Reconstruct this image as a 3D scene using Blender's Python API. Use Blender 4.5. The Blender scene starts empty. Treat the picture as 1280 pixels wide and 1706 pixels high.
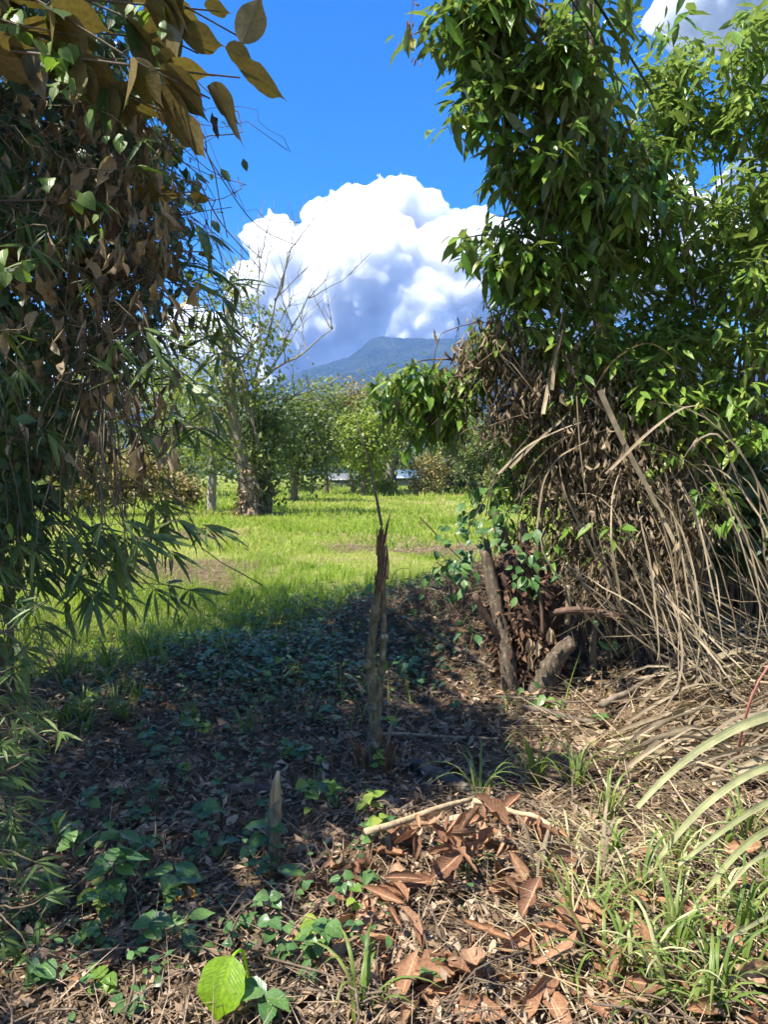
import bpy, math, random
import numpy as np
from mathutils import Vector, Matrix

random.seed(7)
RNG = np.random.default_rng(7)
SC = bpy.context.scene
COL = SC.collection
R = math.radians

# ------------------------------------------------------------------ camera
CAM_H = 1.6
FPX = 1183.0                      # focal length in pixels of the 1280 x 1706 photograph
PITCH = math.atan(63.0 / FPX)     # horizon a little above the middle
cam_data = bpy.data.cameras.new('camera')
cam = bpy.data.objects.new('camera', cam_data)
COL.objects.link(cam)
cam.location = (0, 0, CAM_H)
cam.rotation_euler = (math.pi / 2 - PITCH, 0, 0)
cam_data.sensor_fit = 'HORIZONTAL'
cam_data.sensor_width = 36.0
cam_data.lens = 36.0 * FPX / 1280.0
cam_data.clip_start = 0.05
cam_data.clip_end = 40000
SC.camera = cam

# ------------------------------------------------------------------ sky and sun
SUN_EL = R(57)
SUN_AZ = (-0.86, -0.51)         # horizontal direction towards the sun: left, a little behind
_n = math.hypot(*SUN_AZ)
SUN_DIR = Vector((SUN_AZ[0] / _n * math.cos(SUN_EL), SUN_AZ[1] / _n * math.cos(SUN_EL), math.sin(SUN_EL)))
world = bpy.data.worlds.new('World')
SC.world = world
world.use_nodes = True
wn, wl = world.node_tree.nodes, world.node_tree.links
bg = wn['Background']
sky = wn.new('ShaderNodeTexSky')
sky.sky_type = 'NISHITA'
sky.sun_disc = False
sky.sun_elevation = SUN_EL
sky.sun_rotation = math.atan2(SUN_DIR.x, SUN_DIR.y)
sky.altitude = 300
sky.air_density = 1.0
sky.dust_density = 0.2
sky.ozone_density = 3.0
hs = wn.new('ShaderNodeHueSaturation')
hs.inputs['Saturation'].default_value = 1.5
hs.inputs['Value'].default_value = 1.0
hs.inputs['Hue'].default_value = 0.512
wl.new(sky.outputs[0], hs.inputs['Color'])
wl.new(hs.outputs[0], bg.inputs['Color'])
bg.inputs['Strength'].default_value = 0.096
sun_data = bpy.data.lights.new('sun', 'SUN')
sun_data.energy = 4.3
sun_data.angle = R(0.53)
sun_data.color = (1.0, 0.94, 0.84)
sun = bpy.data.objects.new('sun', sun_data)
COL.objects.link(sun)
sun.rotation_euler = SUN_DIR.to_track_quat('Z', 'Y').to_euler()
vs = SC.view_settings
vs.view_transform = 'Standard'
vs.look = 'None'
vs.exposure = 1.6
vs.gamma = 1.0
vs.use_curve_mapping = False
SC.cycles.max_bounces = 16
SC.cycles.diffuse_bounces = 4
SC.cycles.glossy_bounces = 2
SC.cycles.transmission_bounces = 4
SC.cycles.volume_bounces = 14
SC.cycles.transparent_max_bounces = 8
SC.cycles.use_adaptive_sampling = True
SC.cycles.adaptive_threshold = 0.02
SC.cycles.sample_clamp_indirect = 4.0
SC.cycles.volume_step_rate = 1.0

# ------------------------------------------------------------------ pixel helpers
CP, SP = math.cos(PITCH), math.sin(PITCH)

def ray(px, py):
    x = (px - 640.0) / FPX
    y = (853.0 - py) / FPX
    return Vector((x, CP + y * SP, y * CP - SP))     # forward (0,CP,-SP), up (0,SP,CP)

def P(px, py, Y):
    d = ray(px, py)
    t = Y / d.y
    return Vector((d.x * t, Y, CAM_H + d.z * t))

# ------------------------------------------------------------------ noise (numpy value noise)
def _hash(ix, iy, s):
    n = (ix * 374761393 + iy * 668265263 + s * 982451653) & 0xFFFFFFFF
    n = ((n ^ (n >> 13)) * 1274126177) & 0xFFFFFFFF
    return ((n ^ (n >> 16)) & 0xFFFF) / 65535.0

def vnoise(x, y, s=0):
    x = np.asarray(x, float); y = np.asarray(y, float)
    ix = np.floor(x).astype(np.int64); iy = np.floor(y).astype(np.int64)
    fx = x - ix; fy = y - iy
    fx = fx * fx * (3 - 2 * fx); fy = fy * fy * (3 - 2 * fy)
    a = _hash(ix, iy, s); b = _hash(ix + 1, iy, s); c = _hash(ix, iy + 1, s); d = _hash(ix + 1, iy + 1, s)
    return (a * (1 - fx) + b * fx) * (1 - fy) + (c * (1 - fx) + d * fx) * fy - 0.5

def fbm(x, y, s=0, o=4):
    v = 0; a = 1.0
    for k in range(o):
        v = v + a * vnoise(np.asarray(x) * 2 ** k, np.asarray(y) * 2 ** k, s + k)
        a *= 0.5
    return v

def sstep(a, b, x):
    t = np.clip((np.asarray(x, float) - a) / (b - a), 0, 1)
    return t * t * (3 - 2 * t)

def ground_z(x, y):
    x = np.asarray(x, float); y = np.asarray(y, float)
    near = 1 - sstep(10, 16, y)
    z = 0.10 * fbm(x * 0.5, y * 0.5, 3, 4) * near
    z = z + 0.16 * fbm(x * 0.12, y * 0.12, 9, 3) * sstep(8, 14, y)
    # low bank of old roots and vine debris from the sapling to the right-hand stumps
    z = z + (0.74 + 0.35 * fbm(x * 1.3, y * 1.3, 61, 3)) * np.exp(-((x - 1.7) / 1.35) ** 2 - ((y - 7.2) / 1.1) ** 2)
    z = z + 0.25 * np.exp(-((x - 3.2) / 1.6) ** 2 - ((y - 5.0) / 1.6) ** 2)
    z = z + 0.16 * np.exp(-((x + 1.6) / 0.9) ** 2 - ((y - 5.6) / 0.8) ** 2)
    z = z + 0.10 * np.exp(-((x + 0.1) / 1.4) ** 2 - ((y - 7.7) / 0.7) ** 2)
    return z

def gz(x, y):
    return float(ground_z(x, y))

def G(px, py, dz=0.0):
    """point where the pixel's ray meets the ground"""
    d = ray(px, py)
    t = 1.0
    for _ in range(60):
        p = Vector((0, 0, CAM_H)) + d * t
        h = p.z - gz(p.x, p.y)
        t += h / max(0.02, -d.z + 0.05)
    p = Vector((0, 0, CAM_H)) + d * t
    return Vector((p.x, p.y, gz(p.x, p.y) + dz))

# ------------------------------------------------------------------ materials
def new_mat(name):
    m = bpy.data.materials.new(name)
    m.use_nodes = True
    m.node_tree.nodes.clear()
    return m, m.node_tree.nodes, m.node_tree.links

def N(nodes, typ, **kw):
    n = nodes.new(typ)
    for k, v in kw.items():
        setattr(n, k, v)
    return n

def ramp(nodes, stops):
    r = nodes.new('ShaderNodeValToRGB')
    e = r.color_ramp.elements
    while len(e) < len(stops):
        e.new(0.5)
    for el, (p, c) in zip(e, stops):
        el.position = p
        el.color = (c[0], c[1], c[2], 1)
    return r

def rnd_node(n, l):
    """per-leaf random number: attribute 'rnd' of joined leaves plus the object's own random"""
    a = N(n, 'ShaderNodeAttribute', attribute_name='rnd')
    o = n.new('ShaderNodeObjectInfo')
    ad = N(n, 'ShaderNodeMath', operation='ADD')
    sw = N(n, 'ShaderNodeMath', operation='SUBTRACT'); sw.inputs[0].default_value = 1.0; l.new(o.outputs['Object Index'], sw.inputs[1])
    ml = N(n, 'ShaderNodeMath', operation='MULTIPLY'); l.new(o.outputs['Random'], ml.inputs[0]); l.new(sw.outputs[0], ml.inputs[1])
    l.new(a.outputs['Fac'], ad.inputs[0]); l.new(ml.outputs[0], ad.inputs[1])
    fr = N(n, 'ShaderNodeMath', operation='FRACT')
    l.new(ad.outputs[0], fr.inputs[0])
    return fr.outputs[0]

def leaf_mat(name, cols, trans=0.3, rough=0.42, under=None, veins=18.0, spot=0.0, spec=0.5, tcol=1.6, vein_depth=0.25):
    m, n, l = new_mat(name)
    rnd = rnd_node(n, l)
    k = len(cols)
    rp = ramp(n, [(i / max(1, k - 1), c) for i, c in enumerate(cols)])
    l.new(rnd, rp.inputs[0])
    col = rp.outputs[0]
    uv = N(n, 'ShaderNodeUVMap', uv_map='UVMap')
    sep = n.new('ShaderNodeSeparateXYZ'); l.new(uv.outputs[0], sep.inputs[0])
    # midrib and side veins from the leaf's own coordinates
    ab = N(n, 'ShaderNodeMath', operation='ABSOLUTE'); l.new(sep.outputs[0], ab.inputs[0])
    sl = N(n, 'ShaderNodeMath', operation='MULTIPLY_ADD'); l.new(ab.outputs[0], sl.inputs[0]); sl.inputs[1].default_value = -0.25
    l.new(sep.outputs[1], sl.inputs[2])
    mv = N(n, 'ShaderNodeMath', operation='MULTIPLY'); l.new(sl.outputs[0], mv.inputs[0]); mv.inputs[1].default_value = veins
    sn = N(n, 'ShaderNodeMath', operation='SINE')
    m6 = N(n, 'ShaderNodeMath', operation='MULTIPLY'); l.new(mv.outputs[0], m6.inputs[0]); m6.inputs[1].default_value = 3.14159
    l.new(m6.outputs[0], sn.inputs[0])
    sa = N(n, 'ShaderNodeMath', operation='ABSOLUTE'); l.new(sn.outputs[0], sa.inputs[0])
    mr = N(n, 'ShaderNodeMapRange'); mr.inputs[1].default_value = 0.0; mr.inputs[2].default_value = 0.12
    mr.inputs[3].default_value = 0.75; mr.inputs[4].default_value = 0.0
    l.new(ab.outputs[0], mr.inputs[0])
    vr = N(n, 'ShaderNodeMapRange'); vr.inputs[1].default_value = 0.0; vr.inputs[2].default_value = 0.28
    vr.inputs[3].default_value = 0.35; vr.inputs[4].default_value = 0.0
    l.new(sa.outputs[0], vr.inputs[0])
    mx = N(n, 'ShaderNodeMath', operation='MAXIMUM'); l.new(mr.outputs[0], mx.inputs[0]); l.new(vr.outputs[0], mx.inputs[1])
    tc = n.new('ShaderNodeTexCoord')
    noi = n.new('ShaderNodeTexNoise'); noi.inputs['Scale'].default_value = 14.0; noi.inputs['Detail'].default_value = 4.0
    l.new(tc.outputs['Object'], noi.inputs['Vector'])
    vm = N(n, 'ShaderNodeMix', data_type='RGBA', blend_type='MIX')
    fac = N(n, 'ShaderNodeMath', operation='MULTIPLY'); l.new(mx.outputs[0], fac.inputs[0]); fac.inputs[1].default_value = vein_depth
    l.new(fac.outputs[0], vm.inputs[0]); l.new(col, vm.inputs[6])
    c0 = cols[-1]
    vm.inputs[7].default_value = (min(1, c0[0] * 1.7 + .02), min(1, c0[1] * 1.5 + .02), min(1, c0[2] * 1.3 + .01), 1)
    br = n.new('ShaderNodeMapRange'); br.inputs[1].default_value = 0.3; br.inputs[2].default_value = 0.7
    br.inputs[3].default_value = 0.72; br.inputs[4].default_value = 1.22
    l.new(noi.outputs['Fac'], br.inputs[0])
    mul = N(n, 'ShaderNodeMix', data_type='RGBA', blend_type='MULTIPLY'); mul.inputs[0].default_value = 1.0
    l.new(vm.outputs[2], mul.inputs[6]); l.new(br.outputs[0], mul.inputs[7])
    out_col = mul.outputs[2]
    if spot > 0:
        n2 = n.new('ShaderNodeTexNoise'); n2.inputs['Scale'].default_value = 38.0; n2.inputs['Detail'].default_value = 3.0
        l.new(tc.outputs['Object'], n2.inputs['Vector'])
        r2 = ramp(n, [(0.60, (0, 0, 0)), (0.68, (1, 1, 1))]); l.new(n2.outputs['Fac'], r2.inputs[0])
        f2 = N(n, 'ShaderNodeMath', operation='MULTIPLY'); l.new(r2.outputs[0], f2.inputs[0]); f2.inputs[1].default_value = spot
        sm = N(n, 'ShaderNodeMix', data_type='RGBA'); l.new(f2.outputs[0], sm.inputs[0]); l.new(out_col, sm.inputs[6])
        sm.inputs[7].default_value = (0.06, 0.035, 0.018, 1)
        out_col = sm.outputs[2]
    if under is not None:
        geo = n.new('ShaderNodeNewGeometry')
        um = N(n, 'ShaderNodeMix', data_type='RGBA'); l.new(geo.outputs['Backfacing'], um.inputs[0]); l.new(out_col, um.inputs[6])
        uvx = N(n, 'ShaderNodeMix', data_type='RGBA', blend_type='MULTIPLY'); uvx.inputs[0].default_value = 1.0
        uvx.inputs[6].default_value = (*under, 1); l.new(br.outputs[0], uvx.inputs[7])
        ud = N(n, 'ShaderNodeMix', data_type='RGBA'); l.new(fac.outputs[0], ud.inputs[0]); l.new(uvx.outputs[2], ud.inputs[6]); ud.inputs[7].default_value = (under[0] * .35, under[1] * .35, under[2] * .35, 1)
        l.new(ud.outputs[2], um.inputs[7])
        out_col = um.outputs[2]
    bs = n.new('ShaderNodeBsdfPrincipled')
    l.new(out_col, bs.inputs['Base Color'])
    bs.inputs['Roughness'].default_value = rough
    bs.inputs['Specular IOR Level'].default_value = spec
    bmp = n.new('ShaderNodeBump'); bmp.inputs['Strength'].default_value = 0.35; bmp.inputs['Distance'].default_value = 0.004
    inv = N(n, 'ShaderNodeMath', operation='SUBTRACT'); inv.inputs[0].default_value = 1.0; l.new(mx.outputs[0], inv.inputs[1])
    l.new(inv.outputs[0], bmp.inputs['Height'])
    l.new(bmp.outputs[0], bs.inputs['Normal'])
    o = n.new('ShaderNodeOutputMaterial')
    if trans > 0:
        tr = n.new('ShaderNodeBsdfTranslucent')
        tm = N(n, 'ShaderNodeMix', data_type='RGBA', blend_type='MULTIPLY'); tm.inputs[0].default_value = 1.0
        l.new(out_col, tm.inputs[6]); tm.inputs[7].default_value = (tcol, tcol * 1.05, tcol * 0.55, 1)
        l.new(tm.outputs[2], tr.inputs['Color'])
        ms = n.new('ShaderNodeMixShader'); ms.inputs[0].default_value = trans
        l.new(bs.outputs[0], ms.inputs[1]); l.new(tr.outputs[0], ms.inputs[2])
        l.new(ms.outputs[0], o.inputs['Surface'])
    else:
        l.new(bs.outputs[0], o.inputs['Surface'])
    return m

def bark_mat(name, a, b, c=None, scale=9.0, stretch=0.25, rough=0.85, bump=0.6):
    m, n, l = new_mat(name)
    tc = n.new('ShaderNodeTexCoord')
    mp = n.new('ShaderNodeMapping'); mp.inputs['Scale'].default_value = (1, 1, stretch)
    l.new(tc.outputs['Object'], mp.inputs['Vector'])
    no = n.new('ShaderNodeTexNoise'); no.inputs['Scale'].default_value = scale; no.inputs['Detail'].default_value = 8; no.inputs['Roughness'].default_value = 0.65
    l.new(mp.outputs[0], no.inputs['Vector'])
    rp = ramp(n, [(0.32, a), (0.55, b), (0.72, c or b)])
    l.new(no.outputs['Fac'], rp.inputs[0])
    oi = n.new('ShaderNodeObjectInfo')
    rv = n.new('ShaderNodeMapRange'); rv.inputs[3].default_value = 0.75; rv.inputs[4].default_value = 1.25
    l.new(oi.outputs['Random'], rv.inputs[0])
    mu = N(n, 'ShaderNodeMix', data_type='RGBA', blend_type='MULTIPLY'); mu.inputs[0].default_value = 1
    l.new(rp.outputs[0], mu.inputs[6]); l.new(rv.outputs[0], mu.inputs[7])
    n2 = n.new('ShaderNodeTexNoise'); n2.inputs['Scale'].default_value = scale * 5; n2.inputs['Detail'].default_value = 5
    l.new(mp.outputs[0], n2.inputs['Vector'])
    bs = n.new('ShaderNodeBsdfPrincipled'); bs.inputs['Roughness'].default_value = rough
    l.new(mu.outputs[2], bs.inputs['Base Color'])
    bp = n.new('ShaderNodeBump'); bp.inputs['Strength'].default_value = bump; bp.inputs['Distance'].default_value = 0.01
    l.new(n2.outputs['Fac'], bp.inputs['Height']); l.new(bp.outputs[0], bs.inputs['Normal'])
    o = n.new('ShaderNodeOutputMaterial'); l.new(bs.outputs[0], o.inputs['Surface'])
    return m

def plain_mat(name, col, rough=0.6, metal=0.0, var=0.25, scale=6.0):
    m, n, l = new_mat(name)
    tc = n.new('ShaderNodeTexCoord')
    no = n.new('ShaderNodeTexNoise'); no.inputs['Scale'].default_value = scale; no.inputs['Detail'].default_value = 6
    l.new(tc.outputs['Object'], no.inputs['Vector'])
    rp = ramp(n, [(0.3, tuple(c * (1 - var) for c in col)), (0.7, tuple(min(1, c * (1 + var)) for c in col))])
    l.new(no.outputs['Fac'], rp.inputs[0])
    bs = n.new('ShaderNodeBsdfPrincipled'); bs.inputs['Roughness'].default_value = rough; bs.inputs['Metallic'].default_value = metal
    l.new(rp.outputs[0], bs.inputs['Base Color'])
    o = n.new('ShaderNodeOutputMaterial'); l.new(bs.outputs[0], o.inputs['Surface'])
    return m

# ------------------------------------------------------------------ object helpers
def tag(o, label=None, cat=None, group=None, kind=None):
    if label: o['label'] = label
    if cat: o['category'] = cat
    if group: o['group'] = group
    if kind: o['kind'] = kind
    return o

def empty(name, loc, label, cat, group=None):
    o = bpy.data.objects.new(name, None)
    COL.objects.link(o)
    o.location = loc
    o.empty_display_size = 0.1
    return tag(o, label, cat, group)

def link(name, me, mat=None, parent=None):
    if mat is not None and not me.materials:
        me.materials.append(mat)
    o = bpy.data.objects.new(name, me)
    COL.objects.link(o)
    if parent is not None:
        o.parent = parent
        o.matrix_parent_inverse = Matrix.Translation(-Vector(parent.location))
    return o

def mesh_np(name, V, F, uv=None, rnd=None, smooth=True):
    """V (n,3), F (m,4) or (m,3) ints, uv per vertex (n,2), rnd per vertex (n,)"""
    V = np.asarray(V, np.float32); F = np.asarray(F, np.int32)
    me = bpy.data.meshes.new(name)
    m, k = F.shape
    me.vertices.add(len(V)); me.vertices.foreach_set('co', V.ravel())
    me.loops.add(m * k); me.loops.foreach_set('vertex_index', F.ravel())
    me.polygons.add(m); me.polygons.foreach_set('loop_start', np.arange(0, m * k, k, dtype=np.int32))
    me.polygons.foreach_set('loop_total', np.full(m, k, np.int32))
    me.update(calc_edges=True)
    if uv is not None:
        u = me.uv_layers.new(name='UVMap')
        u.data.foreach_set('uv', np.asarray(uv, np.float32)[F.ravel()].ravel())
    if rnd is not None:
        a = me.attributes.new('rnd', 'FLOAT', 'POINT')
        a.data.foreach_set('value', np.asarray(rnd, np.float32))
    if smooth:
        me.polygons.foreach_set('use_smooth', np.ones(m, bool))
    return me

# ---- stage: background
def build_mountain():
    nx, ny = 420, 150
    # crest line seen from the camera: (pixel x, pixel y) at 3500 m
    crest = [(-900, 700), (-300, 690), (60, 705), (240, 690), (380, 668), (450, 645), (500, 626), (560, 606), (588, 596), (604, 584), (616, 571), (632, 564), (700, 567), (745, 570), (800, 566), (900, 585), (1100, 600), (1500, 640), (2300, 690)]
    D = 3500.0
    cx = np.array([(c[0] - 640) / FPX * D for c in crest]); cz = np.array([P(c[0], c[1], D).z for c in crest])
    xs = np.linspace(-4500, 4800, nx); ys = np.linspace(0, 1, ny)
    X, T = np.meshgrid(xs, ys)
    Y = 1700 + T * 2600
    h = np.interp(xs, cx, cz)[None, :]
    prof = np.where(Y < D, sstep(1700, D, Y) ** 1.15, 1 - 0.75 * sstep(D, 4300, Y))
    rid = np.abs(fbm(X / 420.0 + 0.3 * fbm(X / 900, Y / 900, 5), Y / 700.0, 21, 5))
    Z = h * prof * (1 - 0.35 * rid * (1 - np.exp(-((Y - D) / 420) ** 2)))
    Z = Z + 14 * np.abs(fbm(X / 38, Y / 38, 31, 3)) * prof + fbm(X / 160, Y / 160, 40, 3) * 30 * prof * (1 - np.exp(-((Y - D) / 200) ** 2))
    V = np.stack([X, Y, Z - 2], -1).reshape(-1, 3)
    i = np.arange(nx * ny).reshape(ny, nx)
    F = np.stack([i[:-1, :-1], i[:-1, 1:], i[1:, 1:], i[1:, :-1]], -1).reshape(-1, 4)
    m, n, l = new_mat('forest_slope')
    tc = n.new('ShaderNodeTexCoord')
    vo = n.new('ShaderNodeTexVoronoi'); vo.inputs['Scale'].default_value = 0.055
    l.new(tc.outputs['Object'], vo.inputs['Vector'])
    no = n.new('ShaderNodeTexNoise'); no.inputs['Scale'].default_value = 0.006; no.inputs['Detail'].default_value = 6
    l.new(tc.outputs['Object'], no.inputs['Vector'])
    rp = ramp(n, [(0.3, (0.008, 0.016, 0.010)), (0.52, (0.017, 0.030, 0.016)), (0.7, (0.040, 0.056, 0.026))]); l.new(no.outputs['Fac'], rp.inputs[0])
    hv = n.new('ShaderNodeMapRange'); hv.inputs[3].default_value = 0.6; hv.inputs[4].default_value = 1.4
    l.new(vo.outputs['Color'], hv.inputs[0])
    mu = N(n, 'ShaderNodeMix', data_type='RGBA', blend_type='MULTIPLY'); mu.inputs[0].default_value = 1
    l.new(rp.outputs[0], mu.inputs[6]); l.new(hv.outputs[0], mu.inputs[7])
    bs = n.new('ShaderNodeBsdfPrincipled'); bs.inputs['Roughness'].default_value = 0.9; bs.inputs['Specular IOR Level'].default_value = 0.1
    l.new(mu.outputs[2], bs.inputs['Base Color'])
    bp = n.new('ShaderNodeBump'); bp.inputs['Strength'].default_value = 1.0; bp.inputs['Distance'].default_value = 14; bp.invert = True
    l.new(vo.outputs['Distance'], bp.inputs['Height']); l.new(bp.outputs[0], bs.inputs['Normal'])
    o = n.new('ShaderNodeOutputMaterial'); l.new(bs.outputs[0], o.inputs['Surface'])
    ob = link('mountain', mesh_np('mountain', V, F), m)
    tag(ob, 'forested blue-green mountain rising behind the trees', None, None, 'structure')
    return ob

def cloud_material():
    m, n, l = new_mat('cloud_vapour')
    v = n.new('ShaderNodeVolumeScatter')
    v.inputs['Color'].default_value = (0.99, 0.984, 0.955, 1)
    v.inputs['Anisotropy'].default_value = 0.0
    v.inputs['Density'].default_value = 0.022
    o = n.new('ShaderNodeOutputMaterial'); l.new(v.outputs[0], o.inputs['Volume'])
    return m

def build_cloud(name, spheres, lo, hi, voxel, label, mat, base_z, noise=95.0, nscale=1 / 420.0):
    """a closed body of vapour: union of puffs broken up by fractal noise"""
    ng = bpy.data.node_groups.new(name, 'GeometryNodeTree')
    ng.interface.new_socket('Geometry', in_out='INPUT', socket_type='NodeSocketGeometry')
    ng.interface.new_socket('Geometry', in_out='OUTPUT', socket_type='NodeSocketGeometry')
    n, l = ng.nodes, ng.links
    go = n.new('NodeGroupOutput')
    pos = n.new('GeometryNodeInputPosition')
    d = None
    for (x, y, z, r) in spheres:
        vd = N(n, 'ShaderNodeVectorMath', operation='DISTANCE'); l.new(pos.outputs[0], vd.inputs[0]); vd.inputs[1].default_value = (x, y, z)
        sb = N(n, 'ShaderNodeMath', operation='SUBTRACT'); l.new(vd.outputs['Value'], sb.inputs[0]); sb.inputs[1].default_value = r
        if d is None:
            d = sb.outputs[0]
        else:
            mn = N(n, 'ShaderNodeMath', operation='SMOOTH_MIN'); l.new(d, mn.inputs[0]); l.new(sb.outputs[0], mn.inputs[1]); mn.inputs[2].default_value = 60
            d = mn.outputs[0]
    no = n.new('ShaderNodeTexNoise'); no.inputs['Scale'].default_value = nscale; no.inputs['Detail'].default_value = 7.0; no.inputs['Roughness'].default_value = 0.62
    l.new(pos.outputs[0], no.inputs['Vector'])
    vo = n.new('ShaderNodeTexVoronoi'); vo.inputs['Scale'].default_value = nscale * 2.7; vo.feature = 'SMOOTH_F1'; vo.inputs['Smoothness'].default_value = 0.3
    vo.inputs['Detail'].default_value = 2.0
    l.new(pos.outputs[0], vo.inputs['Vector'])
    a = N(n, 'ShaderNodeMath', operation='MULTIPLY_ADD'); l.new(no.outputs[0], a.inputs[0]); a.inputs[1].default_value = -noise * 2.2; a.inputs[2].default_value = noise * 1.1
    b = N(n, 'ShaderNodeMath', operation='MULTIPLY_ADD'); l.new(vo.outputs['Distance'], b.inputs[0]); b.inputs[1].default_value = noise * 1.1; b.inputs[2].default_value = -noise * 0.5
    s1 = N(n, 'ShaderNodeMath', operation='ADD'); l.new(d, s1.inputs[0]); l.new(a.outputs[0], s1.inputs[1])
    s2 = N(n, 'ShaderNodeMath', operation='ADD'); l.new(s1.outputs[0], s2.inputs[0]); l.new(b.outputs[0], s2.inputs[1])
    fn = n.new('ShaderNodeTexNoise'); fn.inputs['Scale'].default_value = nscale * 7; fn.inputs['Detail'].default_value = 2.0
    l.new(pos.outputs[0], fn.inputs['Vector'])
    fm = N(n, 'ShaderNodeMath', operation='MULTIPLY_ADD'); l.new(fn.outputs[0], fm.inputs[0]); fm.inputs[1].default_value = -noise * .8; fm.inputs[2].default_value = noise * .4
    s3 = N(n, 'ShaderNodeMath', operation='ADD'); l.new(s2.outputs[0], s3.inputs[0]); l.new(fm.outputs[0], s3.inputs[1])
    s2 = s3
    # the flat base
    sx = n.new('ShaderNodeSeparateXYZ'); l.new(pos.outputs[0], sx.inputs[0])
    bz = N(n, 'ShaderNodeMath', operation='SUBTRACT'); bz.inputs[0].default_value = base_z; l.new(sx.outputs[2], bz.inputs[1])
    bn = N(n, 'ShaderNodeMath', operation='ADD'); l.new(bz.outputs[0], bn.inputs[0]); l.new(a.outputs[0], bn.inputs[1])
    mx = N(n, 'ShaderNodeMath', operation='MAXIMUM'); l.new(s2.outputs[0], mx.inputs[0]); l.new(bn.outputs[0], mx.inputs[1])
    mr = N(n, 'ShaderNodeMapRange')
    mr.inputs[1].default_value = 60; mr.inputs[2].default_value = -60; mr.inputs[3].default_value = 0; mr.inputs[4].default_value = 1
    l.new(mx.outputs[0], mr.inputs[0])
    vc = n.new('GeometryNodeVolumeCube')
    vc.inputs['Min'].default_value = lo; vc.inputs['Max'].default_value = hi
    for i, k in enumerate(('Resolution X', 'Resolution Y', 'Resolution Z')):
        vc.inputs[k].default_value = max(8, int((hi[i] - lo[i]) / voxel))
    l.new(mr.outputs[0], vc.inputs['Density'])
    v2 = n.new('GeometryNodeVolumeToMesh')
    v2.inputs['Threshold'].default_value = 0.5
    l.new(vc.outputs[0], v2.inputs['Volume'])
    l.new(v2.outputs[0], go.inputs[0])
    tmp = bpy.data.objects.new(name + '_grid', bpy.data.meshes.new(name + '_grid')); COL.objects.link(tmp)
    md = tmp.modifiers.new('vapour', 'NODES'); md.node_group = ng
    dg = bpy.context.evaluated_depsgraph_get()
    me = bpy.data.meshes.new_from_object(tmp.evaluated_get(dg))
    bpy.data.objects.remove(tmp)
    bpy.data.node_groups.remove(ng)
    me.materials.clear()
    print('CLOUD faces', len(me.polygons))
    ob = link(name, me, mat)
    tag(ob, label, 'cloud')
    return ob

CLOUDMAT = cloud_material()
def puffs(lst, D, yr=0.35):
    out = []
    for (px, py, rpx, dd) in lst:
        p = P(px, py, D + dd)
        out.append((p.x, p.y, p.z, rpx / FPX * D))
    return out


CD = 6000.0
main = puffs([(600, 365, 62, 0), (655, 345, 58, -100), (560, 395, 70, -150), (705, 375, 62, 0), (790, 405, 62, 0), (760, 470, 110, -100),
              (450, 400, 52, 0), (485, 450, 75, -100), (620, 460, 110, -250), (690, 530, 110, -200), (540, 520, 100, 0), (850, 480, 110, 0),
              (425, 480, 55, 0), (600, 590, 95, 100), (800, 590, 95, 100), (940, 520, 90, 0), (480, 570, 70, 300), (700, 600, 95, 200)], CD)
MAIN_CLOUD = build_cloud('cloud', main, (-1600, 4900, 560), (2000, 7000, 3000), 21.0, 'towering white cumulus cloud sitting over the mountain top', CLOUDMAT, 640)
bank = puffs([(-250, 660, 120, 0), (-60, 650, 110, 100), (120, 655, 95, 0), (260, 640, 90, -100), (370, 610, 95, 0), (470, 650, 80, 0), (330, 560, 60, 100), (550, 690, 60, 0), (200, 580, 60, 0)], 8500.0)
build_cloud('cloud', bank, (-7800, 7300, 500), (300, 9900, 2600), 60.0, 'low white cloud bank behind the leaning vine-wrapped tree', CLOUDMAT, 560, noise=150, nscale=1 / 700.)
right = puffs([(1180, 0, 90, 0), (1300, 30, 110, 0), (1240, -90, 130, -100), (1120, 20, 50, 0), (1400, -30, 140, 0), (1100, 360, 80, 600), (1180, 420, 120, 700), (1300, 360, 140, 700), (1050, 470, 90, 700), (1400, 480, 150, 600)], 5600.0)
build_cloud('cloud', right, (1500, 4700, 1300), (5200, 7600, 5800), 48.0, 'white cloud showing above the right-hand leafy trees', CLOUDMAT, 1400, noise=110, nscale=1 / 500.)
# unseen copies of the main cloud, added all round for white fill light
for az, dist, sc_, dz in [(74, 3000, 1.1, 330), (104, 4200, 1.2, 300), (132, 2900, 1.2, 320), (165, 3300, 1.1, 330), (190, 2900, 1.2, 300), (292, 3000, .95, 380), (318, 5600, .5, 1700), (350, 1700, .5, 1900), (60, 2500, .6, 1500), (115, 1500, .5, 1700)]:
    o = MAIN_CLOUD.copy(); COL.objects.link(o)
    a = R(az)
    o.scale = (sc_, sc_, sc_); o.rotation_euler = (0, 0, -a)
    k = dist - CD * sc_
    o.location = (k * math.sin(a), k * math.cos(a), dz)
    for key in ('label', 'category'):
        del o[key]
    tag(o, 'unseen cumulus cloud copy added for white fill light', None, None, 'structure')
build_mountain()

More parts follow.
